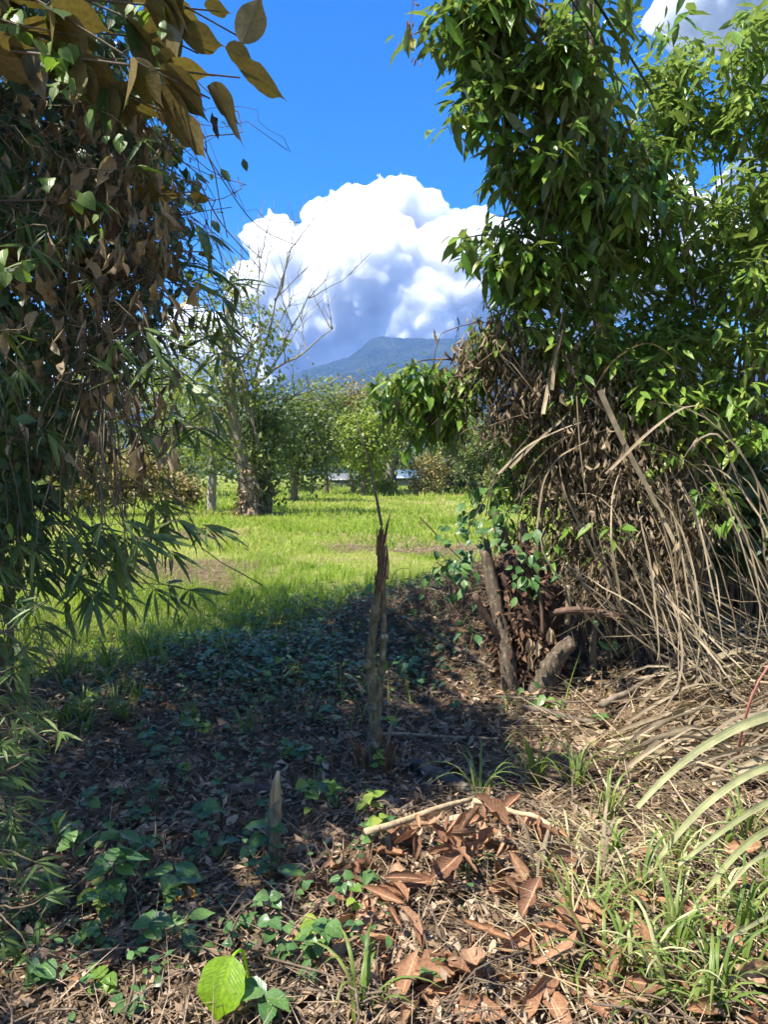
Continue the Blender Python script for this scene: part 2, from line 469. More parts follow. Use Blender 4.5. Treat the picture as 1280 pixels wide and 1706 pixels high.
# haze: one closed box of even air round the camera and everything up to the mountain
def build_haze():
    x0, x1, y0, y1, z0, z1 = -6500, 6500, -600, 4600, -4, 790
    V = [(x0, y0, z0), (x1, y0, z0), (x1, y1, z0), (x0, y1, z0), (x0, y0, z1), (x1, y0, z1), (x1, y1, z1), (x0, y1, z1)]
    F = [(0, 3, 2, 1), (4, 5, 6, 7), (0, 1, 5, 4), (1, 2, 6, 5), (2, 3, 7, 6), (3, 0, 4, 7)]
    m, n, l = new_mat('haze_air')
    v = n.new('ShaderNodeVolumePrincipled')
    v.inputs['Color'].default_value = (0.25, 0.45, 1.0, 1)
    v.inputs['Density'].default_value = 0.00013
    v.inputs['Density Attribute'].default_value = ''
    v.inputs['Anisotropy'].default_value = 0.0
    o = n.new('ShaderNodeOutputMaterial'); l.new(v.outputs[0], o.inputs['Volume'])
    tag(link('haze', mesh_np('haze', V, F, smooth=False), m), 'thin blue haze in the air over the valley', None, None, 'stuff')
build_haze()

# ------------------------------------------------------------------ ground
DIRT = [(*G(330, 945).xy, 1.7, 1.0), (*G(225, 972).xy, 1.3, 0.8), (*G(625, 905).xy, 1.0, 1.3), (*G(310, 893).xy, 1.2, 1.4), (*G(735, 915).xy, 0.9, 1.0)]

def shade_line(x):
    """where the cleared, littered strip ends and the field's grass begins (metres ahead of the camera)"""
    return np.interp(x, [-6, -3.5, -2.0, -1.2, 0.0, 1.0, 2.0, 4.0, 7.0], [3.9, 4.2, 4.8, 6.4, 8.1, 8.8, 9.6, 11.0, 12.0])

def grass_mask(x, y):
    x = np.asarray(x, float); y = np.asarray(y, float)
    m = sstep(-0.5, 1.3, y - shade_line(x) + 1.2 * fbm(x * 0.8, y * 0.8, 77, 3))
    for (dx, dy, rx, ry) in DIRT:
        k = ((x - dx) / (rx * 1.15)) ** 2 + ((y - dy) / (ry * 1.35)) ** 2 + 2.0 * fbm(x * 1.1, y * 1.1, 55, 3)
        m = m * (1 - 0.9 * np.clip(1.25 - k, 0, 1))
    return m

def build_ground():
    u = np.linspace(-1, 1, 301)
    xs = 14 * u + 4600 * np.sign(u) * np.abs(u) ** 9
    v = np.linspace(0, 1, 380)
    ys = -8 + 34 * v + 60 * v ** 3 + 4300 * v ** 14
    X, Y = np.meshgrid(xs, ys)
    Z = ground_z(X, Y)
    # clods and trampled litter close by
    nr = 1 - sstep(9, 14, Y)
    Z = Z + nr * 0.03 * fbm(X * 4, Y * 4, 101, 3)
    V = np.stack([X, Y, Z], -1).reshape(-1, 3)
    i = np.arange(X.size).reshape(X.shape)
    F = np.stack([i[:-1, :-1], i[:-1, 1:], i[1:, 1:], i[1:, :-1]], -1).reshape(-1, 4)
    me = mesh_np('ground', V, F)
    a = me.attributes.new('turf', 'FLOAT', 'POINT')
    a.data.foreach_set('value', grass_mask(X, Y).ravel().astype(np.float32))
    m, n, l = new_mat('soil_and_turf')
    tc = n.new('ShaderNodeTexCoord')
    def noise(sc, det=8, ro=0.6):
        q = n.new('ShaderNodeTexNoise'); q.inputs['Scale'].default_value = sc; q.inputs['Detail'].default_value = det; q.inputs['Roughness'].default_value = ro
        l.new(tc.outputs['Object'], q.inputs['Vector']); return q
    a1 = noise(7.0); s1 = ramp(n, [(0.3, (0.060, 0.038, 0.022)), (0.5, (0.130, 0.088, 0.053)), (0.72, (0.240, 0.170, 0.105))]); l.new(a1.outputs['Fac'], s1.inputs[0])
    a2 = noise(3.0); g1 = ramp(n, [(0.3, (0.110, 0.160, 0.022)), (0.55, (0.190, 0.240, 0.036)), (0.75, (0.280, 0.260, 0.090))]); l.new(a2.outputs['Fac'], g1.inputs[0])
    a3 = noise(0.35, 4); dr = ramp(n, [(0.52, (0, 0, 0)), (0.66, (1, 1, 1))]); l.new(a3.outputs['Fac'], dr.inputs[0])
    gm = N(n, 'ShaderNodeMix', data_type='RGBA'); l.new(dr.outputs[0], gm.inputs[0]); l.new(g1.outputs[0], gm.inputs[6]); gm.inputs[7].default_value = (0.22, 0.18, 0.085, 1)
    at = N(n, 'ShaderNodeAttribute', attribute_name='turf')
    mx = N(n, 'ShaderNodeMix', data_type='RGBA'); l.new(at.outputs['Fac'], mx.inputs[0]); l.new(s1.outputs[0], mx.inputs[6]); l.new(gm.outputs[2], mx.inputs[7])
    bs = n.new('ShaderNodeBsdfPrincipled'); bs.inputs['Roughness'].default_value = 0.95; bs.inputs['Specular IOR Level'].default_value = 0.1
    l.new(mx.outputs[2], bs.inputs['Base Color'])
    a4 = noise(45.0, 6, 0.7); bp = n.new('ShaderNodeBump'); bp.inputs['Strength'].default_value = 0.9; bp.inputs['Distance'].default_value = 0.03
    l.new(a4.outputs['Fac'], bp.inputs['Height']); l.new(bp.outputs[0], bs.inputs['Normal'])
    o = n.new('ShaderNodeOutputMaterial'); l.new(bs.outputs[0], o.inputs['Surface'])
    tag(link('ground', me, m), 'littered dark soil near, green field beyond', None, None, 'structure')
build_ground()

# ------------------------------------------------------------------ leaf shapes
def leaf_tpl(width=0.45, nl=6, nw=4, droop=0.5, fold=0.3, peak=0.42, tip=0.0, wave=0.0, roll=0.0, twist=0.0, seed=0, blunt=0.0, rag=0.0):
    """blade of unit length along +Y, face up +Z; returns V, F(quads), uv"""
    rs = np.random.default_rng(seed)
    t = np.linspace(0, 1, nl + 1)
    e = math.log(0.5) / math.log(peak)
    w = np.sin(np.pi * t ** e) ** (0.85 - 0.3 * blunt)
    if tip > 0:                                   # drawn-out drip tip
        w = w * (1 - tip * sstep(0.6, 0.95, t)) + 0.02 * tip
    w = np.maximum(w, 0.03) * width * 0.5
    w[-1] = 0.004
    ang = -droop * (t - 0.15)
    dy = np.cos(ang); dz = np.sin(ang)
    cy = np.concatenate([[0], np.cumsum((dy[1:] + dy[:-1]) / 2)]) / nl
    cz = np.concatenate([[0], np.cumsum((dz[1:] + dz[:-1]) / 2)]) / nl
    s = np.linspace(-1, 1, nw + 1)
    V = np.zeros((nl + 1, nw + 1, 3)); UV = np.zeros((nl + 1, nw + 1, 2))
    for i in range(nl + 1):
        ph = rs.uniform(-1, 1, nw + 1); rg = 1 - rag * rs.random(2) * 1.6
        for j, q in enumerate(s):
            a = abs(q); wi = w[i] * (rg[0] if q < 0 else rg[1])
            if roll > 0.05:
                th = q * roll * (0.8 + 0.2 * math.sin(3 * t[i]))
                lx = math.sin(th) / roll * wi; lz = (1 - math.cos(th)) / roll * wi
            else:
                lx = q * wi * math.cos(fold); lz = a * wi * math.sin(fold)
            lz += wave * ph[j] * wi * a
            lx += wave * 0.5 * ph[j] * wi * a
            if twist:
                ct, st = math.cos(twist * (t[i] - .3)), math.sin(twist * (t[i] - .3))
                lx, lz = lx * ct - lz * st, lx * st + lz * ct
            # local z is perpendicular to the bent midrib
            V[i, j] = (lx, cy[i] - lz * dz[i], cz[i] + lz * dy[i])
            UV[i, j] = (q, t[i])
    k = np.arange((nl + 1) * (nw + 1)).reshape(nl + 1, nw + 1)
    F = np.stack([k[:-1, :-1], k[:-1, 1:], k[1:, 1:], k[1:, :-1]], -1).reshape(-1, 4)
    return V.reshape(-1, 3), F, UV.reshape(-1, 2)

def frames(d, up):
    """rotation matrices whose Y is d and whose Z leans to up; arrays (n,3)"""
    d = d / np.linalg.norm(d, axis=1, keepdims=True)
    x = np.cross(d, up)
    nx = np.linalg.norm(x, axis=1, keepdims=True)
    x = np.where(nx < 1e-4, np.array([[1.0, 0, 0]]), x / np.maximum(nx, 1e-6))
    z = np.cross(x, d)
    return np.stack([x, d, z], -1)

def joined(name, tpls, pos, rot, size, rnd=None, rng=RNG):
    """leaves of several shapes in one mesh"""
    n = len(pos)
    ti = rng.integers(0, len(tpls), n)
    if rnd is None: rnd = rng.random(n)
    Vs, Fs, Us, Rs = [], [], [], []
    off = 0
    for k, (V, F, U) in enumerate(tpls):
        sel = np.where(ti == k)[0]
        if len(sel) == 0: continue
        W = np.einsum('nij,vj->nvi', rot[sel], V) * size[sel][:, None, None] + pos[sel][:, None, :]
        m = len(sel)
        Vs.append(W.reshape(-1, 3))
        Fs.append((F[None] + (np.arange(m) * len(V))[:, None, None] + off).reshape(-1, F.shape[1]))
        Us.append(np.tile(U, (m, 1))); Rs.append(np.repeat(rnd[sel], len(V)))
        off += m * len(V)
    return mesh_np(name, np.concatenate(Vs), np.concatenate(Fs), np.concatenate(Us), np.concatenate(Rs))

def tpl_meshes(name, tpls, mat):
    out = []
    for (V, F, U) in tpls:
        me = mesh_np(name, V, F, U, np.zeros(len(V)))
        me.materials.append(mat)
        out.append(me)
    return out

def screen(pos):
    x, y, z = pos[:, 0], pos[:, 1], pos[:, 2] - CAM_H
    d = y * CP - z * SP
    u = y * SP + z * CP
    d = np.maximum(d, 0.05)
    return 640 + FPX * x / d, 853 - FPX * u / d, d

def add_leaves(parent, hi, lo, mat, pos, rot, size, cap=300, part='leaf', mass='foliage', rng=RNG):
    """the leaves that show largest become parts of their own, the rest one joined part"""
    pos = np.asarray(pos); size = np.asarray(size)
    px, py, d = screen(pos)
    vis = (px > -40) & (px < 1320) & (py > -40) & (py < 1740)
    sc = np.where(vis, size / d, 0) * np.where(d < 0.3, 0, 1)
    order = np.argsort(-sc)
    k = min(cap, int(vis.sum()))
    ind = order[:k]; rest = order[k:]
    ms = tpl_meshes(part, hi, mat)
    inv = Matrix.Translation(-Vector(parent.location))
    for i in ind:
        o = bpy.data.objects.new(part, ms[rng.integers(0, len(ms))])
        COL.objects.link(o)
        M = Matrix([list(rot[i][r] * size[i]) + [pos[i][r]] for r in range(3)] + [[0, 0, 0, 1]])
        o.parent = parent
        o.matrix_parent_inverse = inv
        o.matrix_basis = M
    if len(rest):
        o = link(mass, joined(mass, lo, pos[rest], rot[rest], size[rest], rng=rng), mat, parent)
        o['kind'] = 'stuff'

# ---- tubes
def tube_np(pts, rad, seg=6, jitter=0.0, rng=RNG, cap=True):
    pts = np.asarray(pts, float); rad = np.asarray(rad, float)
    n = len(pts)
    T = np.gradient(pts, axis=0); T /= np.maximum(np.linalg.norm(T, axis=1, keepdims=True), 1e-9)
    up = np.array([0.31, 0.17, 0.93]); X = np.cross(T, up); X /= np.maximum(np.linalg.norm(X, axis=1, keepdims=True), 1e-6); Y = np.cross(T, X)
    a = np.linspace(0, 2 * np.pi, seg, endpoint=False)
    rr = rad[:, None] * (1 + jitter * rng.uniform(-1, 1, (n, seg)))
    V = pts[:, None, :] + rr[..., None] * (np.cos(a)[None, :, None] * X[:, None, :] + np.sin(a)[None, :, None] * Y[:, None, :])
    k = np.arange(n * seg).reshape(n, seg); k2 = np.roll(k, -1, axis=1)
    F = np.stack([k[:-1], k2[:-1], k2[1:], k[1:]], -1).reshape(-1, 4)
    V = V.reshape(-1, 3)
    if cap:
        c0, c1 = len(V), len(V) + 1
        V = np.vstack([V, pts[0] - T[0] * rad[0] * .1, pts[-1] + T[-1] * rad[-1] * .15])
        half = seg // 2
        ex = []
        for e, c in ((k[0], c0), (k[-1], c1)):
            for j in range(0, seg, 2):
                q = (c, e[j], e[(j + 1) % seg], e[(j + 2) % seg])
                ex.append(q if c == c1 else q[::-1])
        F = np.vstack([F, np.array(ex)])
    return V, F

def tubes_mesh(name, items, seg=5, jitter=0.0, smooth=True):
    Vs, Fs, Rs, off = [], [], [], 0
    for it in items:
        V, F = tube_np(it[0], it[1], seg if len(it) < 3 else it[2], jitter)
        Vs.append(V); Fs.append(F + off); Rs.append(np.full(len(V), random.random())); off += len(V)
    return mesh_np(name, np.concatenate(Vs), np.concatenate(Fs), None, np.concatenate(Rs), smooth)

def bez(p0, p1, p2, p3, n):
    t = np.linspace(0, 1, n)[:, None]
    p0, p1, p2, p3 = (np.asarray(p, float) for p in (p0, p1, p2, p3))
    return (1 - t) ** 3 * p0 + 3 * (1 - t) ** 2 * t * p1 + 3 * (1 - t) * t ** 2 * p2 + t ** 3 * p3

def spline(pts, n):
    pts = np.asarray(pts, float)
    s = np.concatenate([[0], np.cumsum(np.linalg.norm(np.diff(pts, axis=0), axis=1))])
    q = np.linspace(0, s[-1], n)
    lin = np.stack([np.interp(q, s, pts[:, k]) for k in range(3)], -1)
    for _ in range(2):
        lin[1:-1] = 0.25 * lin[:-2] + 0.5 * lin[1:-1] + 0.25 * lin[2:]
    return lin

def wob(pts, amp, rng=RNG):
    pts = np.array(pts, float)
    n = len(pts)
    w = np.cumsum(rng.normal(0, 1, (n, 3)), axis=0); w -= np.linspace(0, 1, n)[:, None] * w[-1]
    return pts + amp * w / math.sqrt(n)

# ---- strips: grass blades and straps along a path
def strip_np(pts, wid, side, fold=0.25):
    pts = np.asarray(pts, float); n = len(pts)
    T = np.gradient(pts, axis=0); T /= np.maximum(np.linalg.norm(T, axis=1, keepdims=True), 1e-9)
    S = np.broadcast_to(np.asarray(side, float), pts.shape).copy()
    S -= (S * T).sum(1, keepdims=True) * T
    S /= np.maximum(np.linalg.norm(S, axis=1, keepdims=True), 1e-6)
    U = np.cross(S, T)
    w = np.asarray(wid, float)[:, None]
    V = np.stack([pts - S * w + U * w * fold, pts, pts + S * w + U * w * fold], 1)
    k = np.arange(n * 3).reshape(n, 3)
    F = np.stack([k[:-1, :-1], k[:-1, 1:], k[1:, 1:], k[1:, :-1]], -1).reshape(-1, 4)
    uv = np.stack([np.tile([-1, 0, 1], n), np.repeat(np.linspace(0, 1, n), 3)], -1)
    return V.reshape(-1, 3), F, uv

def blades(pos, h, az, lean, curve, width, seg=3, rng=RNG):
    """many grass blades at once; all (n,) arrays, pos (n,3)"""
    n = len(pos)
    t = np.linspace(0, 1, seg + 1)
    dirx, diry = np.cos(az), np.sin(az)
    V = np.zeros((n, seg + 1, 2, 3))
    ang = lean[:, None] + curve[:, None] * t[None, :]
    st = h[:, None] / seg
    hx = np.concatenate([np.zeros((n, 1)), np.cumsum(np.sin(ang[:, :-1]) * st, 1)], 1)
    hz = np.concatenate([np.zeros((n, 1)), np.cumsum(np.cos(ang[:, :-1]) * st, 1)], 1)
    wv = width[:, None] * (1 - t[None, :] ** 1.6 * 0.95) * 0.5
    sa = az + np.pi / 2 + rng.uniform(-0.6, 0.6, n)
    sx, sy = np.cos(sa), np.sin(sa)
    for j, sg in enumerate((-1, 1)):
        V[:, :, j, 0] = pos[:, 0:1] + hx * dirx[:, None] + sg * wv * sx[:, None]
        V[:, :, j, 1] = pos[:, 1:2] + hx * diry[:, None] + sg * wv * sy[:, None]
        V[:, :, j, 2] = pos[:, 2:3] + hz
    k = np.arange(n * (seg + 1) * 2).reshape(n, seg + 1, 2)
    F = np.stack([k[:, :-1, 0], k[:, :-1, 1], k[:, 1:, 1], k[:, 1:, 0]], -1).reshape(-1, 4)
    uv = np.zeros((n, seg + 1, 2, 2)); uv[..., 0] = np.array([-1, 1])[None, None, :]; uv[..., 1] = t[None, :, None]
    return V.reshape(-1, 3), F, uv.reshape(-1, 2), np.repeat(rng.random(n), (seg + 1) * 2)

# ------------------------------------------------------------------ materials of the plants
M = {}
M['far_green'] = leaf_mat('far_green', [(0.110, 0.145, 0.042), (0.160, 0.195, 0.055), (0.225, 0.250, 0.085)], trans=0.38, rough=0.5, veins=4, vein_depth=0.05)
M['far_dark'] = leaf_mat('far_dark', [(0.080, 0.115, 0.036), (0.115, 0.155, 0.046), (0.165, 0.195, 0.070)], trans=0.38, rough=0.5, veins=4, vein_depth=0.05)
M['far_lime'] = leaf_mat('far_lime', [(0.165, 0.225, 0.036), (0.225, 0.285, 0.050), (0.285, 0.320, 0.080)], trans=0.35, rough=0.5, veins=4, vein_depth=0.05)
M['far_tan'] = leaf_mat('far_tan', [(0.149, 0.162, 0.047), (0.257, 0.203, 0.081), (0.311, 0.230, 0.115)], trans=0.25, rough=0.7, veins=4, vein_depth=0.05)
M['grass'] = leaf_mat('grass', [(0.130, 0.225, 0.022), (0.200, 0.295, 0.036), (0.275, 0.345, 0.064), (0.355, 0.370, 0.110), (0.500, 0.425, 0.225)], trans=0.45, rough=0.65, spec=0.2, veins=3, vein_depth=0.05)
M['grass_near'] = leaf_mat('grass_near', [(0.104, 0.169, 0.033), (0.156, 0.234, 0.046), (0.247, 0.286, 0.078)], trans=0.35, rough=0.42, veins=3, vein_depth=0.15)
M['tree_leaf'] = leaf_mat('tree_leaf', [(0.055, 0.130, 0.020), (0.090, 0.200, 0.028), (0.145, 0.270, 0.036), (0.205, 0.330, 0.046), (0.300, 0.330, 0.055)], trans=0.40, rough=0.32, veins=14, under=(0.12, 0.165, 0.055))
M['shrub_leaf'] = leaf_mat('shrub_leaf', [(0.100, 0.200, 0.030), (0.160, 0.285, 0.042), (0.230, 0.350, 0.054), (0.330, 0.370, 0.066)], trans=0.42, rough=0.34, veins=14, under=(0.15, 0.20, 0.07))
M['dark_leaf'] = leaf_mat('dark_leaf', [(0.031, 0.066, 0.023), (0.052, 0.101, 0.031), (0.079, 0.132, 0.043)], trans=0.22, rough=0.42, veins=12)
M['bamboo_leaf'] = leaf_mat('bamboo_leaf', [(0.050, 0.100, 0.022), (0.080, 0.135, 0.030), (0.130, 0.185, 0.045)], trans=0.25, rough=0.45, veins=5, vein_depth=0.1)
M['big_leaf'] = leaf_mat('big_leaf', [(0.040, 0.080, 0.020), (0.060, 0.105, 0.026)], trans=0.22, rough=0.42, veins=9, under=(0.160, 0.120, 0.044), spot=0.25, vein_depth=0.5)
M['creeper_leaf'] = leaf_mat('creeper_leaf', [(0.094, 0.165, 0.028), (0.143, 0.220, 0.039)], trans=0.35, rough=0.42, veins=8)
M['cover_leaf'] = leaf_mat('cover_leaf', [(0.050, 0.120, 0.040), (0.080, 0.165, 0.050), (0.120, 0.215, 0.055)], trans=0.22, rough=0.33, veins=9, vein_depth=0.4)
M['lime_leaf'] = leaf_mat('lime_leaf', [(0.190, 0.330, 0.012), (0.210, 0.350, 0.014)], trans=0.45, rough=0.36, veins=16, vein_depth=0.55)
M['rust_leaf'] = leaf_mat('rust_leaf', [(0.130, 0.064, 0.036), (0.215, 0.105, 0.055), (0.300, 0.155, 0.080), (0.370, 0.230, 0.145)], trans=0.10, rough=0.66, veins=13, spot=0.45, vein_depth=0.9, spec=0.3)
M['tan_leaf'] = leaf_mat('tan_leaf', [(0.204, 0.132, 0.078), (0.336, 0.234, 0.144), (0.456, 0.348, 0.240)], trans=0.12, rough=0.7, veins=11, spot=0.3, vein_depth=0.5, spec=0.25)
M['amber_leaf'] = leaf_mat('amber_leaf', [(0.420, 0.210, 0.045), (0.450, 0.240, 0.060)], trans=0.25, rough=0.55, veins=9, spot=0.3)
M['dead_leaf'] = leaf_mat('dead_leaf', [(0.085, 0.061, 0.037), (0.150, 0.109, 0.068), (0.220, 0.164, 0.103), (0.295, 0.226, 0.143), (0.385, 0.305, 0.205)], trans=0.14, rough=0.72, veins=9, spot=0.4, spec=0.25)
M['litter'] = leaf_mat('litter', [(0.130, 0.085, 0.052), (0.215, 0.148, 0.094), (0.320, 0.232, 0.152), (0.450, 0.355, 0.250)], trans=0.08, rough=0.8, veins=9, spec=0.2)
M['strap'] = leaf_mat('strap', [(0.110, 0.085, 0.056), (0.190, 0.148, 0.096), (0.280, 0.224, 0.146), (0.390, 0.318, 0.208)], trans=0.15, rough=0.62, veins=2, vein_depth=0.5, spec=0.3)
M['straw'] = leaf_mat('straw', [(0.300, 0.215, 0.110), (0.420, 0.330, 0.180), (0.520, 0.440, 0.270)], trans=0.2, rough=0.6, veins=2, vein_depth=0.3, spec=0.3)
M['pale_blade'] = leaf_mat('pale_blade', [(0.400, 0.420, 0.190), (0.500, 0.490, 0.270)], trans=0.35, rough=0.45, veins=2, vein_depth=0.6)
M['bark'] = bark_mat('bark', (0.070, 0.050, 0.034), (0.150, 0.115, 0.078), (0.260, 0.220, 0.165))
M['stump_bark'] = bark_mat('stump_bark', (0.040, 0.028, 0.018), (0.120, 0.090, 0.058), (0.300, 0.250, 0.175), scale=34, stretch=0.5, bump=1.0)
M['pale_bark'] = bark_mat('pale_bark', (0.130, 0.105, 0.075), (0.250, 0.205, 0.145), (0.360, 0.310, 0.230), scale=14)
M['sapling_bark'] = bark_mat('sapling_bark', (0.065, 0.055, 0.030), (0.190, 0.160, 0.092), (0.400, 0.350, 0.240), scale=30, stretch=0.5, bump=1.0)
M['torn_wood'] = bark_mat('torn_wood', (0.060, 0.030, 0.018), (0.150, 0.075, 0.038), (0.330, 0.220, 0.120), scale=22, stretch=0.12)
M['red_bark'] = bark_mat('red_bark', (0.070, 0.038, 0.024), (0.135, 0.080, 0.052), (0.220, 0.140, 0.090), scale=18)
M['root_soil'] = bark_mat('root_soil', (0.026, 0.013, 0.009), (0.060, 0.030, 0.020), (0.105, 0.056, 0.036), scale=26, stretch=1.0, bump=1.0)
M['twig'] = bark_mat('twig', (0.060, 0.042, 0.028), (0.120, 0.088, 0.058), (0.210, 0.160, 0.110), scale=20)
M['cut_stick'] = bark_mat('cut_stick', (0.230, 0.160, 0.085), (0.370, 0.280, 0.165), (0.470, 0.380, 0.250), scale=20)
M['vine'] = bark_mat('vine', (0.060, 0.045, 0.026), (0.125, 0.095, 0.055), (0.190, 0.150, 0.090), scale=20)
M['grey_branch'] = bark_mat('grey_branch', (0.150, 0.135, 0.115), (0.250, 0.225, 0.190), (0.330, 0.305, 0.265), scale=14)

# low and high resolution leaf shapes
DIAMOND = [(np.array([[0, 0, 0], [0.30, 0.45, 0.06], [0, 1, -0.10], [-0.30, 0.45, 0.06]], float), np.array([[0, 1, 2], [0, 2, 3]]), np.array([[0, 0], [1, .45], [0, 1], [-1, .45]], float)),
           (np.array([[0, 0, 0], [0.24, 0.40, -0.05], [0, 1, 0.08], [-0.24, 0.40, -0.05]], float), np.array([[0, 1, 2], [0, 2, 3]]), np.array([[0, 0], [1, .4], [0, 1], [-1, .4]], float))]

def fset(n, **kw):
    rng = np.random.default_rng(kw.pop('seed', 3))
    out = []
    for i in range(n):
        k = dict(kw)
        for a in ('droop', 'fold', 'width', 'wave', 'roll', 'twist'):
            if a in k and isinstance(k[a], tuple):
                k[a] = rng.uniform(*k[a])
        out.append(leaf_tpl(seed=int(rng.integers(1e6)), **k))
    return out

T_POINT_HI = fset(5, width=(0.26, 0.34), nl=6, nw=2, droop=(0.3, 1.1), fold=(0.15, 0.45), peak=0.40, tip=0.75, wave=0.12)
T_POINT_LO = fset(4, width=(0.26, 0.34), nl=3, nw=2, droop=(0.3, 1.0), fold=(0.15, 0.45), peak=0.42)
T_OVAL_HI = fset(4, width=(0.48, 0.60), nl=6, nw=4, droop=(0.2, 0.8), fold=(0.08, 0.30), peak=0.42, tip=0.55, wave=0.12, seed=8)
T_OVAL_LO = fset(4, width=(0.48, 0.60), nl=3, nw=2, droop=(0.2, 0.8), fold=(0.08, 0.30), peak=0.42, seed=9)
T_HEART_HI = fset(4, width=(0.75, 0.95), nl=6, nw=4, droop=(0.2, 0.7), fold=(0.10, 0.30), peak=0.30, tip=0.4, wave=0.10, seed=18, blunt=0.6)
T_HEART_LO = fset(3, width=(0.75, 0.95), nl=3, nw=2, droop=(0.2, 0.7), fold=(0.10, 0.30), peak=0.32, seed=19, blunt=0.6)
T_BAMBOO_HI = fset(4, width=(0.10, 0.14), nl=5, nw=2, droop=(0.2, 0.9), fold=(0.1, 0.4), peak=0.35, seed=5)
T_BAMBOO_LO = fset(3, width=(0.10, 0.14), nl=3, nw=2, droop=(0.2, 0.9), fold=(0.1, 0.4), peak=0.36, seed=6)
T_BIG = fset(6, width=(0.50, 0.64), nl=11, nw=4, droop=(0.1, 0.6), fold=(0.05, 0.22), peak=0.43, tip=0.85, wave=0.05, seed=12)
T_BIG_LO = fset(3, width=(0.50, 0.62), nl=4, nw=2, droop=(0.1, 0.6), fold=(0.05, 0.22), peak=0.45, seed=13)
T_CURL_HI = fset(8, width=(0.55, 0.85), nl=6, nw=4, droop=(-0.6, 1.7), peak=0.46, wave=(0.2, 0.6), roll=(1.2, 2.7), twist=(-1.6, 1.6), seed=21, rag=0.45)
T_CURL_LO = fset(6, width=(0.36, 0.7), nl=4, nw=3, droop=(-0.5, 1.9), peak=0.46, wave=(0.25, 0.7), roll=(1.2, 2.7), twist=(-1.8, 1.8), seed=22, rag=0.45)
T_RUST = fset(12, width=(0.38, 0.62), nl=9, nw=6, droop=(-0.5, 1.3), peak=0.48, blunt=0.7, wave=(0.08, 0.3), roll=(0.9, 2.4), twist=(-0.7, 0.7), seed=27, rag=0.12)
T_FLAT_HI = fset(5, width=(0.42, 0.62), nl=6, nw=4, droop=(-0.3, 0.5), fold=(0.0, 0.3), peak=0.45, wave=(0.15, 0.35), seed=31, rag=0.2)
T_SCRAP = fset(6, width=(0.35, 0.7), nl=2, nw=2, droop=(-0.6, 1.0), peak=0.45, fold=(0.0, 0.6), wave=(0.2, 0.5), seed=32, rag=0.4)

def rand_dirs(n, rng=RNG):
    v = rng.normal(0, 1, (n, 3))
    return v / np.linalg.norm(v, axis=1, keepdims=True)

def blob_points(blobs, n, shell=0.55, rng=RNG):
    """points in a union of ellipsoids (cx,cy,cz,rx,ry,rz); returns points and outward directions"""
    b = np.array([q[:6] for q in blobs], float)
    wt = b[:, 3] * b[:, 4] * b[:, 5]; wt = wt ** 0.75
    if len(blobs[0]) > 6:
        wt = wt * np.array([q[6] for q in blobs])
    i = rng.choice(len(b), n, p=wt / wt.sum())
    d = rand_dirs(n, rng)
    r = rng.random(n) ** (1 / 3.0) * (1 - shell) + shell * rng.random(n) ** 0.25
    r = np.minimum(r, 1) * (1 + 0.12 * rng.normal(0, 1, n))
    return b[i, :3] + d * r[:, None] * b[i, 3:6], d

# ------------------------------------------------------------------ trees of the field and the wood edge
def far_tree(name, label, base, top, blobs, mat, n, leaf=0.28, trunk_r=0.18, bark='bark', cluster=9, spread=0.55, group=None, cat='tree', lean=None, seed=1, nb=14, trunk_top=0.8):
    rng = np.random.default_rng(seed)
    base = Vector(base); base.z = gz(base.x, base.y)
    t = empty(name, base, label, cat, group)
    path = [tuple(base - Vector((0, 0, 0.3)))] + ([tuple(q) for q in lean] if lean else [tuple(base + Vector((rng.normal(0, .1), 0, (top - base.z) * .4)))]) + [(blobs[0][0] * 0.5 + base.x * 0.5, base.y, base.z + (top - base.z) * trunk_top)]
    if lean: path = path[:-1]
    pts = wob(spline(path, 14), 0.06 * trunk_r * 6, rng)
    pts[:2] = spline(path, 14)[:2]
    rr = trunk_r * np.linspace(1.15, 0.25, 14); rr[0] *= 1.25
    link('trunk', tubes_mesh('trunk', [(pts, rr)], seg=8, jitter=0.10), M[bark], t)
    nc = max(6, n // cluster)
    c, d = blob_points(blobs, nc, 0.5, rng)
    br = []
    for k in rng.choice(nc, min(nb, nc), replace=False):
        j = int(rng.integers(5, 13))
        p0, p1 = pts[j], c[k]
        mid = (p0 + p1) / 2 + np.array([0, 0, 0.12 * np.linalg.norm(p1 - p0)])
        q = wob(bez(p0, mid * .5 + p0 * .5, mid, p1, 8), 0.10, rng)
        br.append((q, np.linspace(rr[j] * .55, trunk_r * .08, 8)))
    link('branches', tubes_mesh('branches', br, seg=5), M[bark], t)
    idx = rng.integers(0, nc, n)
    pos = c[idx] + rng.normal(0, 1, (n, 3)) * np.array([spread, spread, spread * .75])
    dirs = d[idx] * 0.6 + rand_dirs(n, rng) * 0.9 + np.array([0, 0, -0.35])
    up = rand_dirs(n, rng) * 0.7 + np.array([0, 0, 1.0])
    size = leaf * rng.uniform(0.6, 1.35, n)
    link('crown', joined('crown', DIAMOND, pos, frames(dirs, up), size, rng=rng), M[mat], t)
    return t

def pb(px, py, Y, rx, ry=None, rz=None, w=1.0):
    """ellipsoid at a pixel and distance, radii given in pixels at that distance"""
    p = P(px, py, Y); k = Y / FPX
    rz = rz if rz is not None else rx
    return (p.x, p.y, p.z, rx * k, (ry if ry is not None else rx) * k, rz * k, w)

def gp(px, Y):
    x = (px - 640) / FPX * Y
    return Vector((x, Y, gz(x, Y)))

